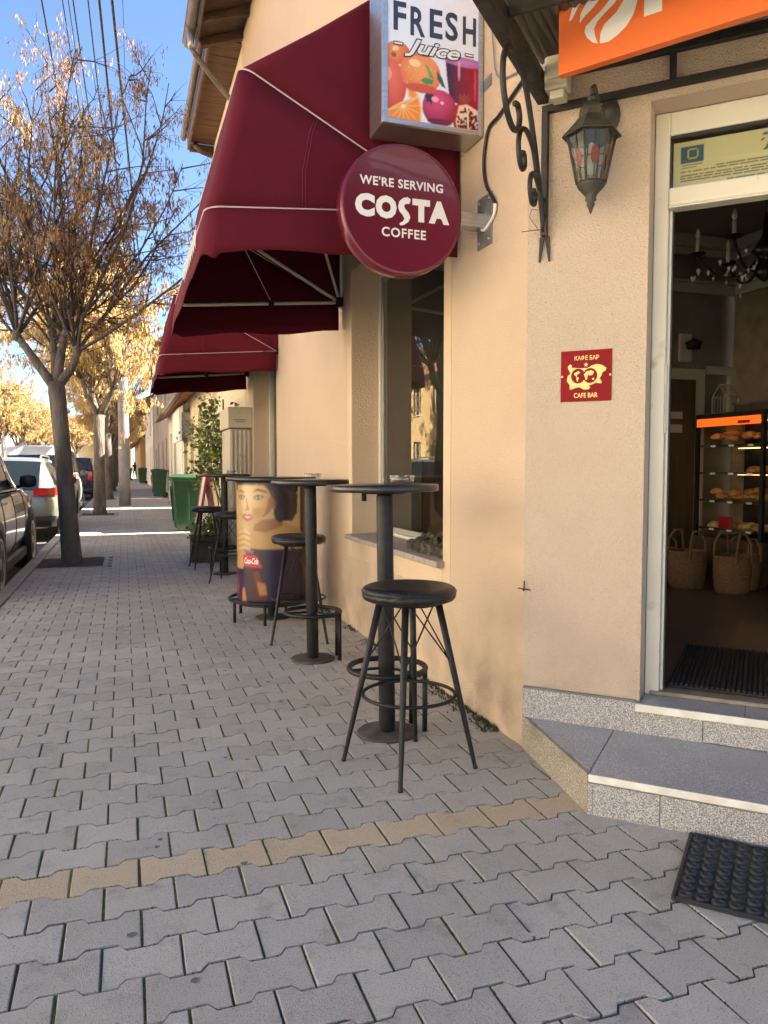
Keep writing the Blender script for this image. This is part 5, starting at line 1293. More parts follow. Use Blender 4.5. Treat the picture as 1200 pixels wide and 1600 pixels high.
# ------------------------------------------------------------------ parked cars (nose towards +Y, road at z = -.125)
def car(name, label, x, y, P, paint):
    c = thing(name, label, 'car', (x, y, -.125), 0, 'cars parked along the kerb')
    B = lambda mb, nm, m, par=None, bev=0, seg=1: mb.build(nm, m, par or c, bev, False, seg)
    L, Wd, H, zb = P['L'], P['W'] / 2, P['H'], P['belt']
    ys = np.array([0, .05, .16, .45, 1.0, L * .5, L - 1.1, L - .55, L - .2, L - .05, L])
    hw = np.array([.80, .90, .955, .99, 1, 1, .995, .97, .91, .84, .74]) * Wd
    zl = np.array([.42, .34, .26, .24, .24, .24, .24, .25, .27, .33, .42])
    hood = P['hood']
    zt = np.array([zb - .22, zb - .08, zb - .01, zb, zb, zb, zb * .0 + hood + .05, hood, hood - .06, hood - .16, hood - .26])
    f = lambda a: (lambda yy: float(np.interp(yy, ys, a)))
    HW, ZL, ZT = f(hw), f(zl), f(zt)
    st = sorted(set(ys.tolist() + np.linspace(.2, L - .2, 26).tolist()))
    def sec(y):
        w, l, t = HW(y), ZL(y), ZT(y); h = t - l
        half = [(.0, l), (w * .80, l), (w * .93, l + h * .12), (w * .985, l + h * .30), (w, l + h * .55), (w * .985, l + h * .72), (w * .955, l + h * .90), (w * .90, t), (w * .5, t + .02), (0, t + .028)]
        return half + [(-a, b) for a, b in half[-2:0:-1]]
    mb = MB(); vs = []; m_ = len(sec(0)); fs = []
    for y_ in st: vs += [(a, y_, b) for a, b in sec(y_)]
    for i in range(len(st) - 1):
        for k in range(m_): q = (k + 1) % m_; fs.append((i * m_ + k, i * m_ + q, (i + 1) * m_ + q, (i + 1) * m_ + k))
    fs += [tuple(range(m_ - 1, -1, -1)), tuple((len(st) - 1) * m_ + k for k in range(m_))]
    mb.add(vs, fs, True)
    # greenhouse
    rb, rr_, rf_, wb = P['rb'], P['rr'], P['rf'], P['wb']
    gy = [rb, rb + (rr_ - rb) * .5, rr_, rr_ + .25, (rr_ + rf_) / 2, rf_ - .2, rf_, rf_ + (wb - rf_) * .5, wb]
    gz = [ZT(rb) - .01, ZT(rb) + (H - .03 - ZT(rb)) * .55, H - .035, H - .008, H, H - .02, H - .05, hood + .06 + (H - .05 - hood - .06) * .56, hood + .05]
    RZ = lambda y_: float(np.interp(y_, gy, gz))
    def gs(y_, t, off=0.):
        b0 = ZT(y_) - .01; w0 = HW(y_) * .925; w1 = HW(y_) * P.get('tum', .70)
        return (w0 + (w1 - w0) * (t ** 1.25) + off, b0 + (RZ(y_) - b0) * t + off * .3)
    k0 = len(mb.v); ts = [0, .3, .6, .85, .96]
    gst = sorted(set(gy + np.linspace(rb, wb, 18).tolist())); vs = []; fs = []
    for y_ in gst:
        half = [gs(y_, t) for t in ts]; top = RZ(y_)
        row = half + [(half[-1][0] * .86, top + .004), (half[-1][0] * .45, top + .018), (0, top + .022)]
        row = row + [(-a, b) for a, b in row[-2::-1]]; vs += [(a, y_, b) for a, b in row]
    m2 = len(row)
    for i in range(len(gst) - 1):
        for k in range(m2 - 1): fs.append((i * m2 + k, i * m2 + k + 1, (i + 1) * m2 + k + 1, (i + 1) * m2 + k))
    mb.add(vs, fs, True)
    body = B(mb, 'body', paint)
    # side windows, rear window, windscreen
    for sx in (-1, 1):
        for (a, b) in P['win']:
            mb = MB(); yy = np.linspace(a, b, 7); vs = []; fs = []
            for y_ in yy:
                for t in (.10, .4, .68, .86): q = gs(y_, t, .007); vs.append((sx * q[0], y_, q[1]))
            for i in range(6):
                for k in range(3): j = i * 4 + k; fs.append((j, j + 1, j + 5, j + 4))
            mb.add(vs, fs, True); B(mb, 'side_window', carglass)
    for nm, ya, yb_ in (('rear_window', rb, rr_), ('windscreen', wb, rf_)):
        mb = MB(); vs = []; fs = []
        for u in ((.10, .5, .92) if nm == 'windscreen' else P.get('rw', (.10, .5, .92))):
            y_ = ya + (yb_ - ya) * u; z_ = RZ(y_); w_ = gs(y_, .96)[0] * .96 + (.03 if u < .2 else 0)
            for s_ in (-1, -.5, 0, .5, 1): vs.append((w_ * s_, y_ - (.012 if nm == 'rear_window' else -.012), z_ + .012 + .018 * (1 - s_ * s_)))
        for i in range(2):
            for k in range(4): j = i * 5 + k; fs.append((j, j + 1, j + 6, j + 5))
        mb.add(vs, fs, True); B(mb, nm, carglass)
    mb = MB()
    for sx in (-1, 1):
        mb.tube([(sx * (gs(rb + .25, 0, .006)[0]), rb + .2, ZT(rb + .2) + .005), (sx * gs(L * .5, 0, .006)[0], L * .5, ZT(L * .5) + .004), (sx * gs(wb - .2, 0, .006)[0], wb - .2, ZT(wb - .2) + .01)], .011, 6)
    B(mb, 'belt_trim', P.get('trim', blackplas))
    wy = P['wheels']; R = P['R']
    for sx in (-1, 1):
        for y_ in wy:
            mb = MB(); T = Matrix.Translation((sx * (Wd - .115), y_, R)) @ Matrix.Rotation(pi / 2 * sx, 4, 'Y')
            mb.lathe([(.0, .06), (R + .07, .06), (R + .07, .122), (0, .122)], 30, (0, 0, 0), T); B(mb, 'wheel_arch', blackplas)
            mb = MB(); mb.lathe([(R * .66, -.10), (R * .95, -.105), (R, -.07), (R, .09), (R * .96, .125), (R * .80, .135), (R * .68, .125), (R * .66, .10)], 36, (0, 0, 0), T); w_ = B(mb, 'tyre', tyre)
            mb = MB(); mb.lathe([(R * .70, .118), (R * .70, .132), (R * .63, .128), (R * .60, .09), (.0, .085)], 36, (0, 0, 0), T)
            for k in range(5):
                a = 2 * pi * k / 5; ca, sa = cos(a), sin(a); n_ = Vector((-sa, ca, 0)); p0, p1 = Vector((ca, sa, 0)) * .03, Vector((ca, sa, 0)) * R * .66
                mb.add([p0 - n_ * .04 + Vector((0, 0, .118)), p0 + n_ * .04 + Vector((0, 0, .118)), p1 + n_ * .05 + Vector((0, 0, .124)), p1 - n_ * .05 + Vector((0, 0, .124)), p0 - n_ * .05 + Vector((0, 0, .09)), p0 + n_ * .05 + Vector((0, 0, .09)), p1 + n_ * .06 + Vector((0, 0, .09)), p1 - n_ * .06 + Vector((0, 0, .09))], [(0, 1, 2, 3), (0, 4, 5, 1), (1, 5, 6, 2), (2, 6, 7, 3), (3, 7, 4, 0)], False, T)
            mb.lathe([(.06, .11), (.055, .126), (0, .128)], 14, (0, 0, 0), T)
            B(mb, 'rim', rimm, w_)
    # lamps, plates, bumpers, mirrors, handles, seams
    for sx in (-1, 1):
        z0, z1 = P['lamp']; mb = MB(); iw = P['lampw']
        ring_ = []
        for y_, w_ in ((-.004, HW(.02) * .98 - iw), (-.006, HW(.03) * .97), (.10, HW(.10) * 1.006), (.10 + P.get('lampl', .18), HW(.3) * 1.003)): ring_.append((w_, y_))
        vs = [(sx * w_, y_, z) for z in (z0, z1) for w_, y_ in ring_]; mb.add(vs, [(0, 1, 5, 4), (1, 2, 6, 5), (2, 3, 7, 6)], False); o = B(mb, 'tail_lamp', redlamp); md = o.modifiers.new('s', 'SOLIDIFY'); md.thickness = .025; md.offset = 1
        mb = MB(); vs = [(sx * w_, y_, z) for z in (hood - .22, hood - .10) for w_, y_ in ((HW(L) * .72, L + .005), (HW(L - .03) * .99, L - .03), (HW(L - .25) * 1.004, L - .25))]; mb.add(vs, [(0, 1, 4, 3), (1, 2, 5, 4)]); o = B(mb, 'headlamp', lampclear); o.modifiers.new('s', 'SOLIDIFY').thickness = .02
        mb = MB(); my = wb - .42; mx = gs(my, .05)[0]
        mb.lathe([(0, -.10), (.07, -.085), (.085, 0), (.07, .085), (0, .10)], 12, (0, 0, 0), Matrix.Translation((sx * (mx + .13), my, ZT(my) + .10)) @ Matrix.Rotation(pi / 2, 4, 'Y') @ Matrix.Diagonal((.95, .6, 1, 1)))
        mb.tube([(sx * mx, my, ZT(my) + .02), (sx * (mx + .08), my, ZT(my) + .06)], .022, 6); B(mb, 'mirror', P.get('mirror', blackplas))
        for hy in P['handles']:
            mb = MB(); q = HW(hy) * .972; mb.box(sx * q - .012, hy - .10, ZT(hy) - .135, sx * q + .014, hy + .10, ZT(hy) - .11); B(mb, 'door_handle', P.get('hmat', paint), None, .006)
        mb = MB()
        for sy in P['seams']: mb.tube([(sx * (HW(sy) * k_ + .0015), sy, ZL(sy) + (ZT(sy) - ZL(sy)) * t_) for k_, t_ in ((.94, .14), (.985, .30), (1.0, .55), (.985, .72), (.955, .90), (.915, .99))], .004, 4)
        mb.tube([(sx * (HW(y_) * .94 + .002), y_, ZL(y_) + .09) for y_ in np.linspace(wy[0] + R + .05, wy[1] - R - .05, 5)], .006, 4); B(mb, 'door_seam', blackplas)
        mb = MB(); mb.box(sx * Wd * .88 - .06, wy[0] + R + .04, .20, sx * Wd * .88 + .09, wy[1] - R - .04, .33); B(mb, 'sill', blackplas, None, .02)
    mb = MB()
    pts = [(-HW(.12) * 1.0, .13), (-HW(.03) * .98, -.004), (0, -.03), (HW(.03) * .98, -.004), (HW(.12), .13)]
    vs = [(a, b, z) for z in (.30, .48) for a, b in pts]; mb.add(vs, [(i, i + 1, i + 6, i + 5) for i in range(4)], True); o = B(mb, 'rear_bumper', P.get('bump', blackplas)); o.modifiers.new('s', 'SOLIDIFY').thickness = -.03
    mb = MB(); mb.box(-.26, -.045, P['plate'], .26, -.035, P['plate'] + .115); B(mb, 'number_plate', whitep)
    if P.get('rails'):
        for sx in (-1, 1):
            mb = MB(); mb.tube([(sx * Wd * .64, rr_ + .15, H), (sx * Wd * .65, rr_ + .3, H + .05), (sx * Wd * .66, rf_ - .2, H + .04), (sx * Wd * .66, rf_ - .02, H - .03)], .015, 6); B(mb, 'roof_rail', P['rails'])
    if P.get('stop'): mb = MB(); mb.box(-.12, rr_ - .05, H + .012, .12, rr_ + .02, H + .045); B(mb, 'brake_light', redlamp, None, .008)
    return c
paint_suv = M('olive_bronze_paint', (.15, .125, .075), .22, (.13, .108, .066), 3, 2, metal=.55, coat=.9)
paint_sil = M('silver_green_paint', (.27, .28, .245), .3, (.24, .25, .22), 3, 2, metal=.5, coat=.9)
paint_wht = M('white_car_paint', (.66, .67, .66), .3, (.60, .61, .60), 3, 2, coat=.8)
paint_blu = M('navy_car_paint', (.012, .018, .045), .25, (.010, .015, .038), 3, 2, coat=.9)
paint_gry = M('grey_car_paint', (.12, .125, .13), .3, metal=.5, coat=.8)
SUV = dict(L=4.65, W=1.84, H=1.68, belt=1.06, hood=1.0, rb=.05, rr=.55, rf=2.55, wb=3.35, tum=.72, R=.365, wheels=(.92, 3.72), win=[(.62, 1.35), (1.43, 2.2), (2.28, 2.95)], lamp=(.86, 1.06), lampw=.25, plate=.72, handles=(1.6, 2.6), seams=(1.38, 2.24, 3.15), rails=alu, hmat=alu, trim=alu)
HATCH = dict(L=4.35, W=1.78, H=1.49, belt=.97, hood=.90, rb=.02, rr=.48, rf=2.2, wb=3.15, tum=.70, R=.32, wheels=(.78, 3.45), win=[(.5, 1.1), (1.18, 1.95), (2.03, 2.75)], lamp=(.84, .97), lampw=.22, lampl=.24, plate=.62, handles=(1.4, 2.3), seams=(1.14, 1.99, 2.95), rails=alu)
VAN = dict(rw=(.12, .45, .74), L=4.4, W=1.82, H=1.86, belt=1.12, hood=1.0, rb=.0, rr=.16, rf=2.6, wb=3.55, tum=.80, R=.33, wheels=(.75, 3.5), win=[(.3, 1.1), (1.2, 2.0), (2.1, 3.0)], lamp=(.80, 1.15), lampw=.14, plate=.66, handles=(1.5, 2.4), seams=(1.15, 2.05, 3.2), stop=True, bump=paint_wht)
car('parked_car', 'dark olive SUV with a roof rail, parked nearest at the kerb', -2.10, 7.42, SUV, paint_suv)
car('parked_car', 'silver estate car with red tail lamps parked ahead of the olive SUV', -1.99, 14.35, HATCH, paint_sil)
car('parked_car', 'white boxy van with a wide rear window parked ahead of the silver car', -2.08, 20.9, VAN, paint_wht)
car('parked_car', 'navy blue people carrier parked beyond the white van', -2.0, 33.0, dict(VAN, H=1.72, bump=paint_blu), paint_blu)
car('parked_car', 'grey hatchback parked beyond the navy people carrier', -2.1, 39.6, HATCH, paint_gry)
car('parked_car', 'silver estate parked on the far side of the street', -7.0, 26.0, HATCH, paint_sil)
car('parked_car', 'grey SUV parked on the far side of the street', -7.0, 17.0, SUV, paint_gry)

# ------------------------------------------------------------------ rubber mat and inner mat
rm = thing('rubber_mat', 'black rubber ring mat lying at the foot of the granite steps', 'mat', tuple(ch(1.1, .75, 0)))
MT = CH @ Matrix.Translation((.715, .540, .003)) @ Matrix.Rotation(.03, 4, 'Z')
mb = MB(); mb.box(0, 0, 0, .80, .43, .007, MT); mb.build('backing', rubber, rm, bevel=.003)
mb = MB()
for a, b, c_, d in ((0, .012, 0, .43), (.788, .80, 0, .43), (.0125, .7875, 0, .012), (.0125, .7875, .418, .43)): mb.box(a, c_, .0072, b, d, .013, MT)
mb.build('border', rubber, rm, bevel=.003)
st_ = MB(); n_ = 12; vs = []; fs = []
for rx, ry, z in ((.0195, .0185, 0), (.0185, .0165, .006), (.0130, .0105, .0085), (.0090, .0065, .0065), (.0075, .0052, .001)):
    vs += [(rx * cos(2 * pi * k / n_), ry * sin(2 * pi * k / n_), z) for k in range(n_)]
for i in range(4):
    for k in range(n_): q = (k + 1) % n_; fs.append((i * n_ + k, i * n_ + q, (i + 1) * n_ + q, (i + 1) * n_ + k))
st_.add(vs, fs, True); sme = st_.mesh('stud'); sme.materials.append(rubber)
for i in range(18):
    for j in range(9):
        o = bpy.data.objects.new('stud', sme); COL.objects.link(o); o.parent = rm
        p = MT @ Vector((.034 + i * .0430, .035 + j * .0448 + (.0 if i % 2 else .004), .0071)); p = chain(rm).inverted() @ p
        o.location = p; o.rotation_euler = (0, 0, radians(-45) + .03)
im = thing('inner_mat', 'dark ribbed entrance mat just inside the doorway', 'mat', (2.8, 3.0, .28))
IT = CH @ Matrix.Translation((.56, -1.06, .274))
mb = MB(); mb.box(0, 0, 0, 1.25, .82, .006, IT); mb.build('backing', rubber, im)
mb = MB()
for k in range(62): mb.box(.006 + k * .020, .01, .0061, .006 + k * .020 + .011, .81, .014, IT)
mb.build('rib', M('dark_mat_ribs', (.022, .02, .018), .85, (.035, .03, .026), 30, 4), im); im.children[-1]['kind'] = 'stuff'

# ------------------------------------------------------------------ inside the cafe
case = thing('display_case', 'lit pastry display case with an orange header inside the cafe', 'display case', (4.9, 5.0, .28))
X0, X1, Y0_, Y1_ = 4.60, 5.19, 4.62, 5.36
mb = MB(); mb.box(X0 + .02, Y0_, .275, X1, Y1_, .62); mb.build('base', woodint, case)
mb = MB()
for y in (Y0_, Y1_ - .03): mb.box(X0, y, .621, X0 + .03, y + .03, 1.60)
mb.box(X0, Y0_, 1.601, X1, Y1_, 1.64); mb.box(X0 + .5, Y0_ + .03, .621, X1 - .01, Y1_ - .03, 1.60); mb.build('frame', blackm, case)
mb = MB(); mb.box(X0 - .012, Y0_ + .03, 1.535, X0 - .002, Y1_ - .03, 1.60); mb.build('header', M('lit_orange_header', (.7, .10, .01), .5, emis=(1., .13, .01), es=.16), case)
mb = MB(); mb.box(X0 - .016, Y0_ + .13, 1.545, X0 - .0125, Y0_ + .25, 1.568); mb.build('header_badge', M('red_badge', (.4, .02, .02), .5), case)
warm = M('case_light', (1, .8, .5), .5, emis=(1., .55, .2), es=.6)
shelf_z = [.70, .93, 1.16, 1.385]
for z in shelf_z:
    mb = MB(); mb.box(X0 + .02, Y0_ + .035, z - .018, X0 + .49, Y1_ - .035, z); sh = mb.build('shelf', M('steel_shelf', (.10, .09, .075), .4, metal=.5), case)
    mb = MB()
    for k in range(3): mb.box(X0 + .012, Y0_ + .12 + k * .2, z - .02, X0 + .0195, Y0_ + .17 + k * .2, z - .004)
    mb.build('price_tag', whitep, sh)
for z in (.915 - .006, 1.145 - .006, 1.37 - .006, 1.59):
    mb = MB(); mb.box(X0 + .40, Y0_ + .06, z - .006, X0 + .44, Y1_ - .06, z); mb.build('light_strip', warm, case)
mb = MB(); mb.poly([(X0 + .004, Y0_ + .03, .63), (X0 + .004, Y1_ - .03, .63), (X0 + .004, Y1_ - .03, 1.53), (X0 + .004, Y0_ + .03, 1.53)]); mb.build('front_glass', glass_mat('case_glass', (.9, .9, .88), .75), case)
rg = random.Random(12)
def lump(rx, ry, rz, twist):
    mb = MB(); n1, n2 = 10, 7; vs = []; fs = []
    for i in range(n2):
        a = -pi / 2 + pi * i / (n2 - 1)
        for k in range(n1):
            b = 2 * pi * k / n1; w = 1 + .12 * sin(3 * b + twist) + .1 * sin(5 * a + 2 * b)
            vs.append((rx * cos(a) * cos(b) * w, ry * cos(a) * sin(b) * w, max(-.4, sin(a)) * rz + .4 * rz))
    for i in range(n2 - 1):
        for k in range(n1): q = (k + 1) % n1; fs.append((i * n1 + k, i * n1 + q, (i + 1) * n1 + q, (i + 1) * n1 + k))
    mb.add(vs, fs, True); return mb
lm = [lump(.065, .048, .036, 0).mesh('pastry'), lump(.055, .052, .036, 1).mesh('pastry'), lump(.08, .038, .030, 2).mesh('pastry')]
for m_ in lm: m_.materials.append(pastry)
lp = [m.copy() for m in lm]
for m_ in lp: m_.materials.clear(); m_.materials.append(pastry_p)
for si, (z, n_, mats_, ln_) in enumerate(((.70, 12, lp, 'pale flat pastry laid out on the lowest lit shelf'), (.93, 16, lm, 'brown pastry on the second shelf from below'), (1.16, 7, lm, 'pastry at the right end of the third shelf'), (1.385, 20, lm, 'golden pastry heaped on the top shelf of the display case'))):
    for k in range(n_):
        o = bpy.data.objects.new('pastry', rg.choice(mats_)); COL.objects.link(o)
        yy = rg.uniform(Y0_ + .08, Y1_ - .1) if si != 2 else rg.uniform(Y0_ + .08, Y0_ + .32)
        lift = rg.uniform(0, .06) if si in (1, 3) else 0
        if si == 3 and Y0_ + .28 < yy < Y1_ - .2: lift += rg.uniform(0, .07)
        o.location = (X0 + rg.uniform(.07, .30), yy, z + lift); o.rotation_euler = (0, 0, rg.uniform(0, 6.3)); o.scale = (1, 1, 1)
        tag(o, ln_, 'pastry', 'pastries, shelf %s of the display case' % ('one', 'two', 'three', 'four')[si])
pk = MB(); pk.box(X0 + .03, Y0_ + .35, .702, X0 + .05, Y0_ + .48, .80, Matrix.Identity(4)); o = pk.build('red_packet', M('red_packet_print', (.35, .01, .02), .4), None, bevel=.004); tag(o, 'small red packet leaning on the lowest lit pastry shelf', 'packet')
cg = thing('wire_house', 'small wire house ornament standing on top of the display case', 'ornament', (4.75, 5.2, 1.645))
mb = MB()
for xx in (4.68, 4.80):
    mb.tube([(xx, 5.10, 1.646), (xx, 5.10, 1.78), (xx, 5.18, 1.88), (xx, 5.26, 1.78), (xx, 5.26, 1.646), (xx, 5.10, 1.646)], .006, 5)
    for k in range(4): mb.tube([(xx, 5.13 + k * .035, 1.65), (xx, 5.13 + k * .035, 1.80)], .003, 4)
for yy, zz in ((5.10, 1.78), (5.18, 1.88), (5.26, 1.78), (5.10, 1.65), (5.26, 1.65)): mb.tube([(4.68, yy, zz), (4.80, yy, zz)], .006, 5)
mb.build('wire_frame', M('pale_wire', (.35, .29, .2), .5), cg)
shf = thing('long_box', 'long flat wooden box lying on top of the display case', 'box', (4.85, 4.85, 1.645)); mb = MB(); mb.box(4.66, 4.64, 1.6405, 5.1, 5.0, 1.70); mb.build('carton', woodint, shf, bevel=.004); mb = MB(); mb.box(4.65, 4.63, 1.7005, 5.11, 5.01, 1.715); mb.build('lid', darkint, shf, bevel=.003)
def basket(x, y, r, h, label, hs=.2):
    b = thing('straw_basket', label, 'basket', (x, y, .273), 0, 'straw baskets on the cafe floor')
    mb = MB(); mb.lathe([(0, 0), (r * .82, 0), (r * .9, h * .12), (r, h * .6), (r * .96, h), (r * .91, h), (r * .93, h * .6), (r * .8, .03), (0, .03)], 24, (0, 0, 0))
    mb.build('body', wicker, b, world=False)
    for s_ in (-1, 1):
        mb = MB(); mb.tube([(-r * .5, s_ * r * .82, h * .8), (-r * .45, s_ * r * .85, h + hs * .55), (-r * .2, s_ * r * .7, h + hs), (r * .2, s_ * r * .7, h + hs), (r * .45, s_ * r * .85, h + hs * .55), (r * .5, s_ * r * .82, h * .8)], .011, 6); mb.build('handle', wicker, b, world=False)
basket(4.09, 4.83, .145, .29, 'tall straw basket with looped handles in front of the display case', .15)
basket(4.24, 4.52, .135, .28, 'straw basket with drooping loops at the right end of the basket row', .16)
basket(4.44, 4.62, .12, .27, 'smaller straw basket tucked behind the two front ones', .12)
basket(4.10, 5.16, .14, .28, 'straw basket at the far left by the inner door', .1)
ctr = thing('counter', 'brown cafe counter at the right edge of the doorway view', 'counter', (4.9, 3.6, .28))
mb = MB(); mb.box(4.66, 2.2, .273, 5.19, 4.60, 1.05); mb.build('front', woodint, ctr, bevel=.005); mb = MB(); mb.box(4.62, 2.18, 1.051, 5.19, 4.605, 1.09); mb.build('top', blackm, ctr, bevel=.005)
blu = M('blue_packet', (.03, .12, .22), .35, (.02, .08, .16), 30, 3)
pkc = [((4.64, 4.50, 1.0905, 4.76, 4.60, 1.19), 'blue packet at the bottom of the stack on the counter end', blu), ((4.645, 4.505, 1.1905, 4.755, 4.595, 1.30), 'teal packet resting on the blue one', M('teal_packet', (.03, .16, .16), .35)), ((4.65, 4.51, 1.3005, 4.75, 4.59, 1.42), 'dark blue packet on the very top of the counter stack', M('dark_packet', (.03, .05, .10), .35))]
for bx, lab, mm in pkc: mb = MB(); mb.box(*bx); tag(mb.build('packet', mm, None, bevel=.008), lab, 'packet', 'packets stacked on the counter end')
bx = thing('cardboard_box', 'printed pale carton standing on the floor against the counter', 'box', (4.58, 4.3, .28)); mb = MB(); mb.box(4.48, 4.10, .60, 4.655, 4.40, .88); mb.box(4.48, 4.10, .273, 4.655, 4.40, .5995); mb.build('carton', M('printed_carton', (.30, .26, .20), .6, (.12, .07, .04), 16, 3), bx, bevel=.004)
# chandelier
chn = thing('chandelier', 'dark ornate crystal chandelier hanging inside the cafe', 'chandelier', (3.9, 3.95, 3.2))
cx, cy, cz = 3.90, 3.95, 2.52
darkbr = M('dark_bronze', (.03, .025, .02), .35, (.05, .04, .03), 20, 3, metal=.6); crys = M('crystal', (.55, .52, .48), .05, coat=1.)
mb = MB(); mb.tube([(cx, cy, 3.2), (cx, cy, 2.7)], .008, 6); mb.lathe([(0, -.14), (.04, -.11), (.06, -.06), (.03, -.02), (.05, .03), (.085, .06), (.05, .10), (.02, .16), (.012, .3)], 16, (cx, cy, cz)); mb.lathe([(.07, .68), (.05, .66), (.0, .62)], 14, (cx, cy, cz)); mb.build('stem', darkbr, chn)
rg = random.Random(3)
for k in range(6):
    a = 2 * pi * k / 6 + .35; ca, sa = cos(a), sin(a); R_ = .40
    mb = MB(); mb.tube([(cx + ca * r, cy + sa * r, cz + z) for r, z in spl([(.05, .0), (.14, -.09), (.26, -.08), (.35, .0), (R_, .06)], 4)], .009, 6); mb.lathe([(0, 0), (.05, .012), (.055, .02), (.015, .024), (.014, .03)], 12, (cx + ca * R_, cy + sa * R_, cz + .06)); ar = mb.build('arm', darkbr, chn)
    mb = MB(); mb.lathe([(.013, .03), (.013, .11), (0, .112)], 8, (cx + ca * R_, cy + sa * R_, cz + .06)); mb.lathe([(.008, .112), (.017, .135), (.010, .165), (0, .185)], 8, (cx + ca * R_, cy + sa * R_, cz + .06)); mb.build('candle_bulb', whiteplas, ar)
    mb = MB()
    for q in range(9):
        rr2 = rg.uniform(.12, R_ + .05); aa = a + rg.uniform(-.3, .3); z_ = cz + rg.uniform(-.16, .04); s_ = rg.uniform(.010, .018); p = Vector((cx + cos(aa) * rr2, cy + sin(aa) * rr2, z_))
        mb.add([p + Vector(v) for v in ((s_, 0, 0), (0, s_, 0), (-s_, 0, 0), (0, -s_, 0), (0, 0, s_), (0, 0, -2 * s_))], [(0, 1, 4), (1, 2, 4), (2, 3, 4), (3, 0, 4), (1, 0, 5), (2, 1, 5), (3, 2, 5), (0, 3, 5)])
    o = mb.build('crystal_drops', crys, ar); o['kind'] = 'stuff'
wlp = thing('wall_lamp', 'small dark wall lamp on the back wall above the inner door', 'lamp', (4.75, 5.58, 2.2)); mb = MB(); mb.box(4.60, 5.57, 2.12, 4.72, 5.598, 2.36); mb.build('plate', corn, wlp); mb = MB(); mb.lathe([(.05, .0), (.07, .06), (.0, .09)], 10, (4.68, 5.50, 2.22)); mb.build('shade', blackm, wlp)
# cloth and bag in the street window
def cloth(name, label, cat, c0, rx, ry, rz, mat, seed, par=None):
    mb = MB(); n1, n2 = 40, 14; vs = []; fs = []
    for i in range(n2):
        a = pi / 2 * i / (n2 - 1)
        for k in range(n1):
            b = 2 * pi * k / n1; d = 1 + .30 * noise.noise((cos(b) * 2.2 + seed, sin(b) * 2.2, a * 2)) + .07 * noise.noise((cos(b) * 5, sin(b) * 5 + seed, a * 5))
            vs.append((c0[0] + rx * cos(a) * cos(b) * d, c0[1] + ry * cos(a) * sin(b) * d, c0[2] + rz * sin(a) * (1 + .5 * noise.noise((cos(b) * 3 + seed, sin(b) * 3, a * 5)))))
    for i in range(n2 - 1):
        for k in range(n1): q = (k + 1) % n1; fs.append((i * n1 + k, i * n1 + q, (i + 1) * n1 + q, (i + 1) * n1 + k))
    mb.add(vs, fs, True); t = thing(name, label, cat, tuple(c0)); o = mb.build('crumpled_fabric', mat, t); return t
camo = M('camouflage_cloth', (.10, .075, .045), .9, (.035, .032, .02), 17, 2, ramp=(.47, .53), c3=(.014, .013, .011), ns3=15, t3=(.53, .57), b=.4, bs=90)
cloth('camouflage_cloth', 'crumpled brown camouflage cloth lying on the window sill', 'cloth', (1.71, 4.12, .704), .10, .40, .085, camo, 3)
cloth('green_bag', 'dark green crumpled bag inside the street window', 'bag', (1.98, 4.28, .69), .10, .42, .17, M('dark_green_fabric', (.02, .05, .035), .7, (.012, .03, .022), 8, 4), 8)

# ------------------------------------------------------------------ far walker
def walker(x, y, label):
    p = thing('person', label, 'person', (x, y, 0))
    J = [((0, 0, .95), .13), ((0, 0, 1.15), .14), ((0, 0, 1.38), .16), ((0, 0, 1.50), .06), ((0, .01, 1.58), .09), ((0, .01, 1.70), .085),
         ((-.10, 0, .90), .10), ((-.11, .12, .50), .075), ((-.11, .05, .09), .05), ((-.11, .18, .04), .045), ((.10, 0, .90), .10), ((.11, -.08, .50), .075), ((.11, -.22, .12), .05), ((.11, -.10, .06), .045),
         ((-.20, 0, 1.40), .07), ((-.25, -.08, 1.14), .055), ((-.24, .04, .90), .04), ((-.24, .07, .82), .035), ((.20, 0, 1.40), .07), ((.25, .06, 1.14), .055), ((.24, .16, .92), .04), ((.24, .19, .84), .035)]
    E_ = [(0, 1), (1, 2), (2, 3), (3, 4), (4, 5), (0, 6), (6, 7), (7, 8), (8, 9), (0, 10), (10, 11), (11, 12), (12, 13), (2, 14), (14, 15), (15, 16), (16, 17), (2, 18), (18, 19), (19, 20), (20, 21)]
    me = bpy.data.meshes.new('figure'); me.from_pydata([j[0] for j in J], E_, []); me.materials.append(M('dark_winter_clothes', (.02, .018, .022), .8, (.035, .03, .035), 6, 3))
    o = bpy.data.objects.new('figure', me); COL.objects.link(o); o.parent = p
    o.modifiers.new('skin', 'SKIN'); o.modifiers.new('sub', 'SUBSURF').levels = 1
    sv_ = me.skin_vertices[0].data
    for i, j in enumerate(J): sv_[i].radius = (j[1], j[1] * .8)
    sv_[0].use_root = True
    mb = MB(); mb.lathe([(0, 0), (.092, .03), (.10, .10), (.07, .19), (0, .22)], 12, (0, -.01, 1.54)); mb.build('hair', M('dark_hair', (.02, .014, .01), .7), p, world=False)
walker(1.02, 84, 'distant person in dark clothes walking on the pavement by the far bins')

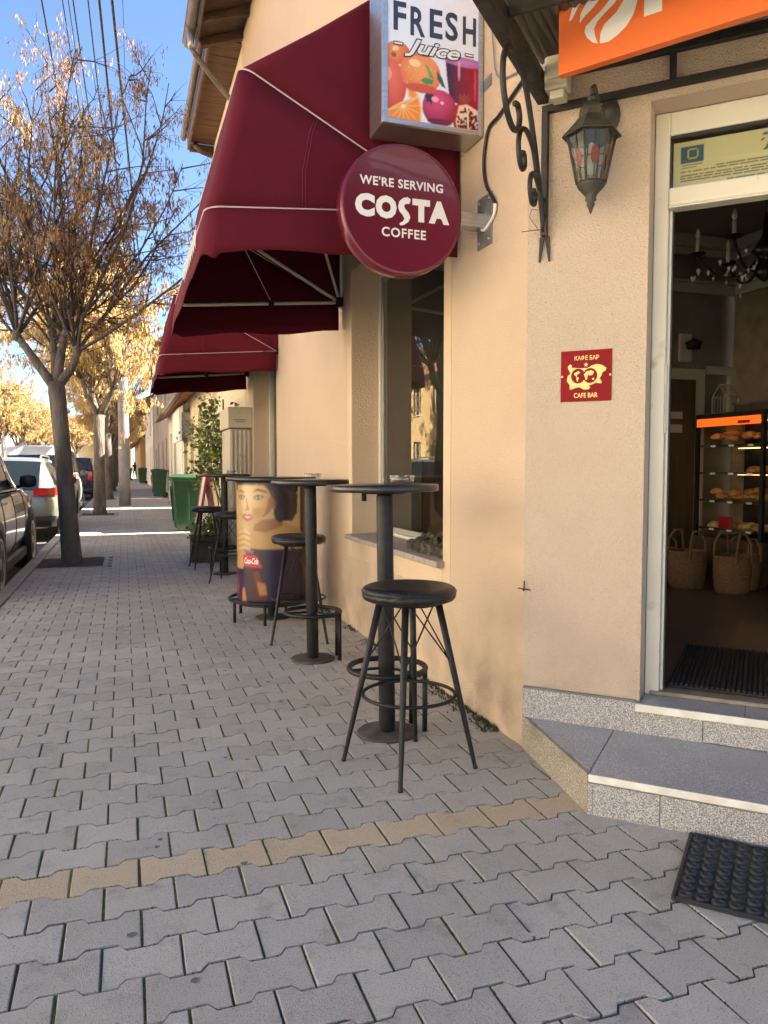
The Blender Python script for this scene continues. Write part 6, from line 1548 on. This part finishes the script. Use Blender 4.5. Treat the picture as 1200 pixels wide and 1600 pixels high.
# ------------------------------------------------------------------ litter, leaves, moss along the wall foot
rg = random.Random(21); mb = MB()
def flat_leaf(x, y, s, z=.004):
    a = rg.uniform(0, 6.28); u = Vector((cos(a), sin(a), 0)); v = Vector((-sin(a), cos(a), 0)); p = Vector((x, y, z)); k = rg.uniform(.25, .5)
    mb.add([p - u * s, p + v * s * k + Vector((0, 0, rg.uniform(0, .006))), p + u * s, p - v * s * k + Vector((0, 0, rg.uniform(0, .008)))], [(0, 1, 2), (0, 2, 3)])
for _ in range(260):
    y = rg.uniform(3, 30); flat_leaf(1.56 - abs(rg.gauss(0, .05)) if rg.random() < .4 else rg.uniform(-1, 1.5), y, rg.uniform(.008, .018))
for _ in range(160): yc = rg.choice(PITS)[1]; flat_leaf(-.65 + rg.gauss(0, .25), yc + rg.gauss(0, .35), rg.uniform(.012, .025), .012)
o = mb.build('fallen_leaves', M('dry_leaves', (.26, .15, .06), .8, (.16, .085, .035), 9, 3)); tag(o, 'few dry leaf bits lying on the pavement and round the trees', 'leaf litter', None, 'stuff')
mb = MB()
for _ in range(70):
    x, y = rg.uniform(-.9, 1.5), rg.uniform(1.4, 5.5); s = rg.uniform(.003, .009)
    if rg.random() < .25: s *= 1.6
    k_ = rg.randint(6, 9); ph = rg.random() * 6
    mb.add([(x + s * rg.uniform(.6, 1.2) * cos(ph + 2 * pi * q / k_), y + s * rg.uniform(.6, 1.2) * sin(ph + 2 * pi * q / k_), .0022) for q in range(k_)], [tuple(range(k_))])
o = mb.build('paper_specks', M('paper_bits', (.5, .48, .45), .8)); tag(o, 'tiny pale specks of litter scattered over the grey pavers', 'litter', None, 'stuff')
mb = MB()
for _ in range(1500):
    t = rg.random(); y = 2.90 + 8 * t ** 2.2; x = 1.597 - abs(rg.gauss(0, .022)) * (1.7 - t); h_ = rg.uniform(.004, .016) * (1.8 - t)
    if noise.noise((y * 2.2, 3, 1)) < -.12: continue
    a = rg.uniform(0, 6.28); w = rg.uniform(.004, .012)
    mb.add([(x + w * cos(a), y + w * sin(a), -.004), (x - w * cos(a), y - w * sin(a), -.004), (x + rg.gauss(0, .004), y + rg.gauss(0, .004), h_), (x + w * sin(a), y - w * cos(a), -.004)], [(0, 3, 2), (3, 1, 2), (1, 0, 2)])
o = mb.build('moss_strip', moss); tag(o, 'dark moss and dirt growing along the foot of the cafe wall', 'moss', None, 'stuff')

mb = MB()
for _ in range(46):
    x, y = rg.uniform(-.9, 1.4), rg.uniform(1.4, 6.5); s = rg.uniform(.006, .013); k_ = 9; ph = rg.random() * 6
    mb.add([(x + s * rg.uniform(.75, 1.2) * cos(ph + 2 * pi * q / k_), y + s * rg.uniform(.75, 1.2) * sin(ph + 2 * pi * q / k_), .0019) for q in range(k_)], [tuple(range(k_))])
o = mb.build('gum_spots', M('old_chewing_gum', (.12, .115, .11), .8, (.17, .16, .15), 90, 3)); tag(o, 'dark flattened gum spots trodden into the grey pavers', 'litter', None, 'stuff')

# moss and sand growing up in the joints between the nearest pavers
mb = MB(); rg = random.Random(31)
def tuft(x, y, w, h):
    a = rg.uniform(0, 6.28); ca, sa = cos(a), sin(a)
    mb.add([(x + w * ca, y + w * sa, -.007), (x - w * sa, y + w * ca, -.007), (x - w * ca, y - w * sa, -.007), (x + w * sa, y - w * ca, -.007), (x + rg.gauss(0, .001), y + rg.gauss(0, .001), h)], [(0, 1, 4), (1, 2, 4), (2, 3, 4), (3, 0, 4)])
for d, x, y, row in cells:
    if d > 5.2 or y > 5.2: continue
    for sx in (-1, 1):
        for k in range(13):
            yy = y - .072 + .012 * k; dens = noise.noise((x * 2.3 + sx, yy * 2.3, 5.)) + .5 * noise.noise((x * 9, yy * 9, 2.))
            if dens > -.06: tuft(x + sx * PL / 2 + rg.gauss(0, .0011), yy, rg.uniform(.0036, .0066), rg.uniform(-.002, .0026))
    for k in range(16):
        t = -PL / 2 + PL * (k + .5) / 16; h_ = PP * .5 + (.0122 if abs(t) > .047 else -.0122)
        dens = noise.noise((x * 2.1 + t * 2, y * 2.1, 9.)) + .4 * noise.noise((x * 9 + t * 9, y * 9, 4.))
        if dens > .02: tuft(x + t, y + h_ + rg.gauss(0, .0011), rg.uniform(.0034, .006), rg.uniform(-.0025, .0018))
o = mb.build('joint_moss', M('joint_moss_green', (.095, .135, .022), .95, (.13, .12, .06), 9, 5, ramp=(.45, .62), c3=(.05, .08, .012), ns3=30), None); tag(o, 'green moss and sand in the joints between the nearest pavers', 'moss', None, 'stuff')
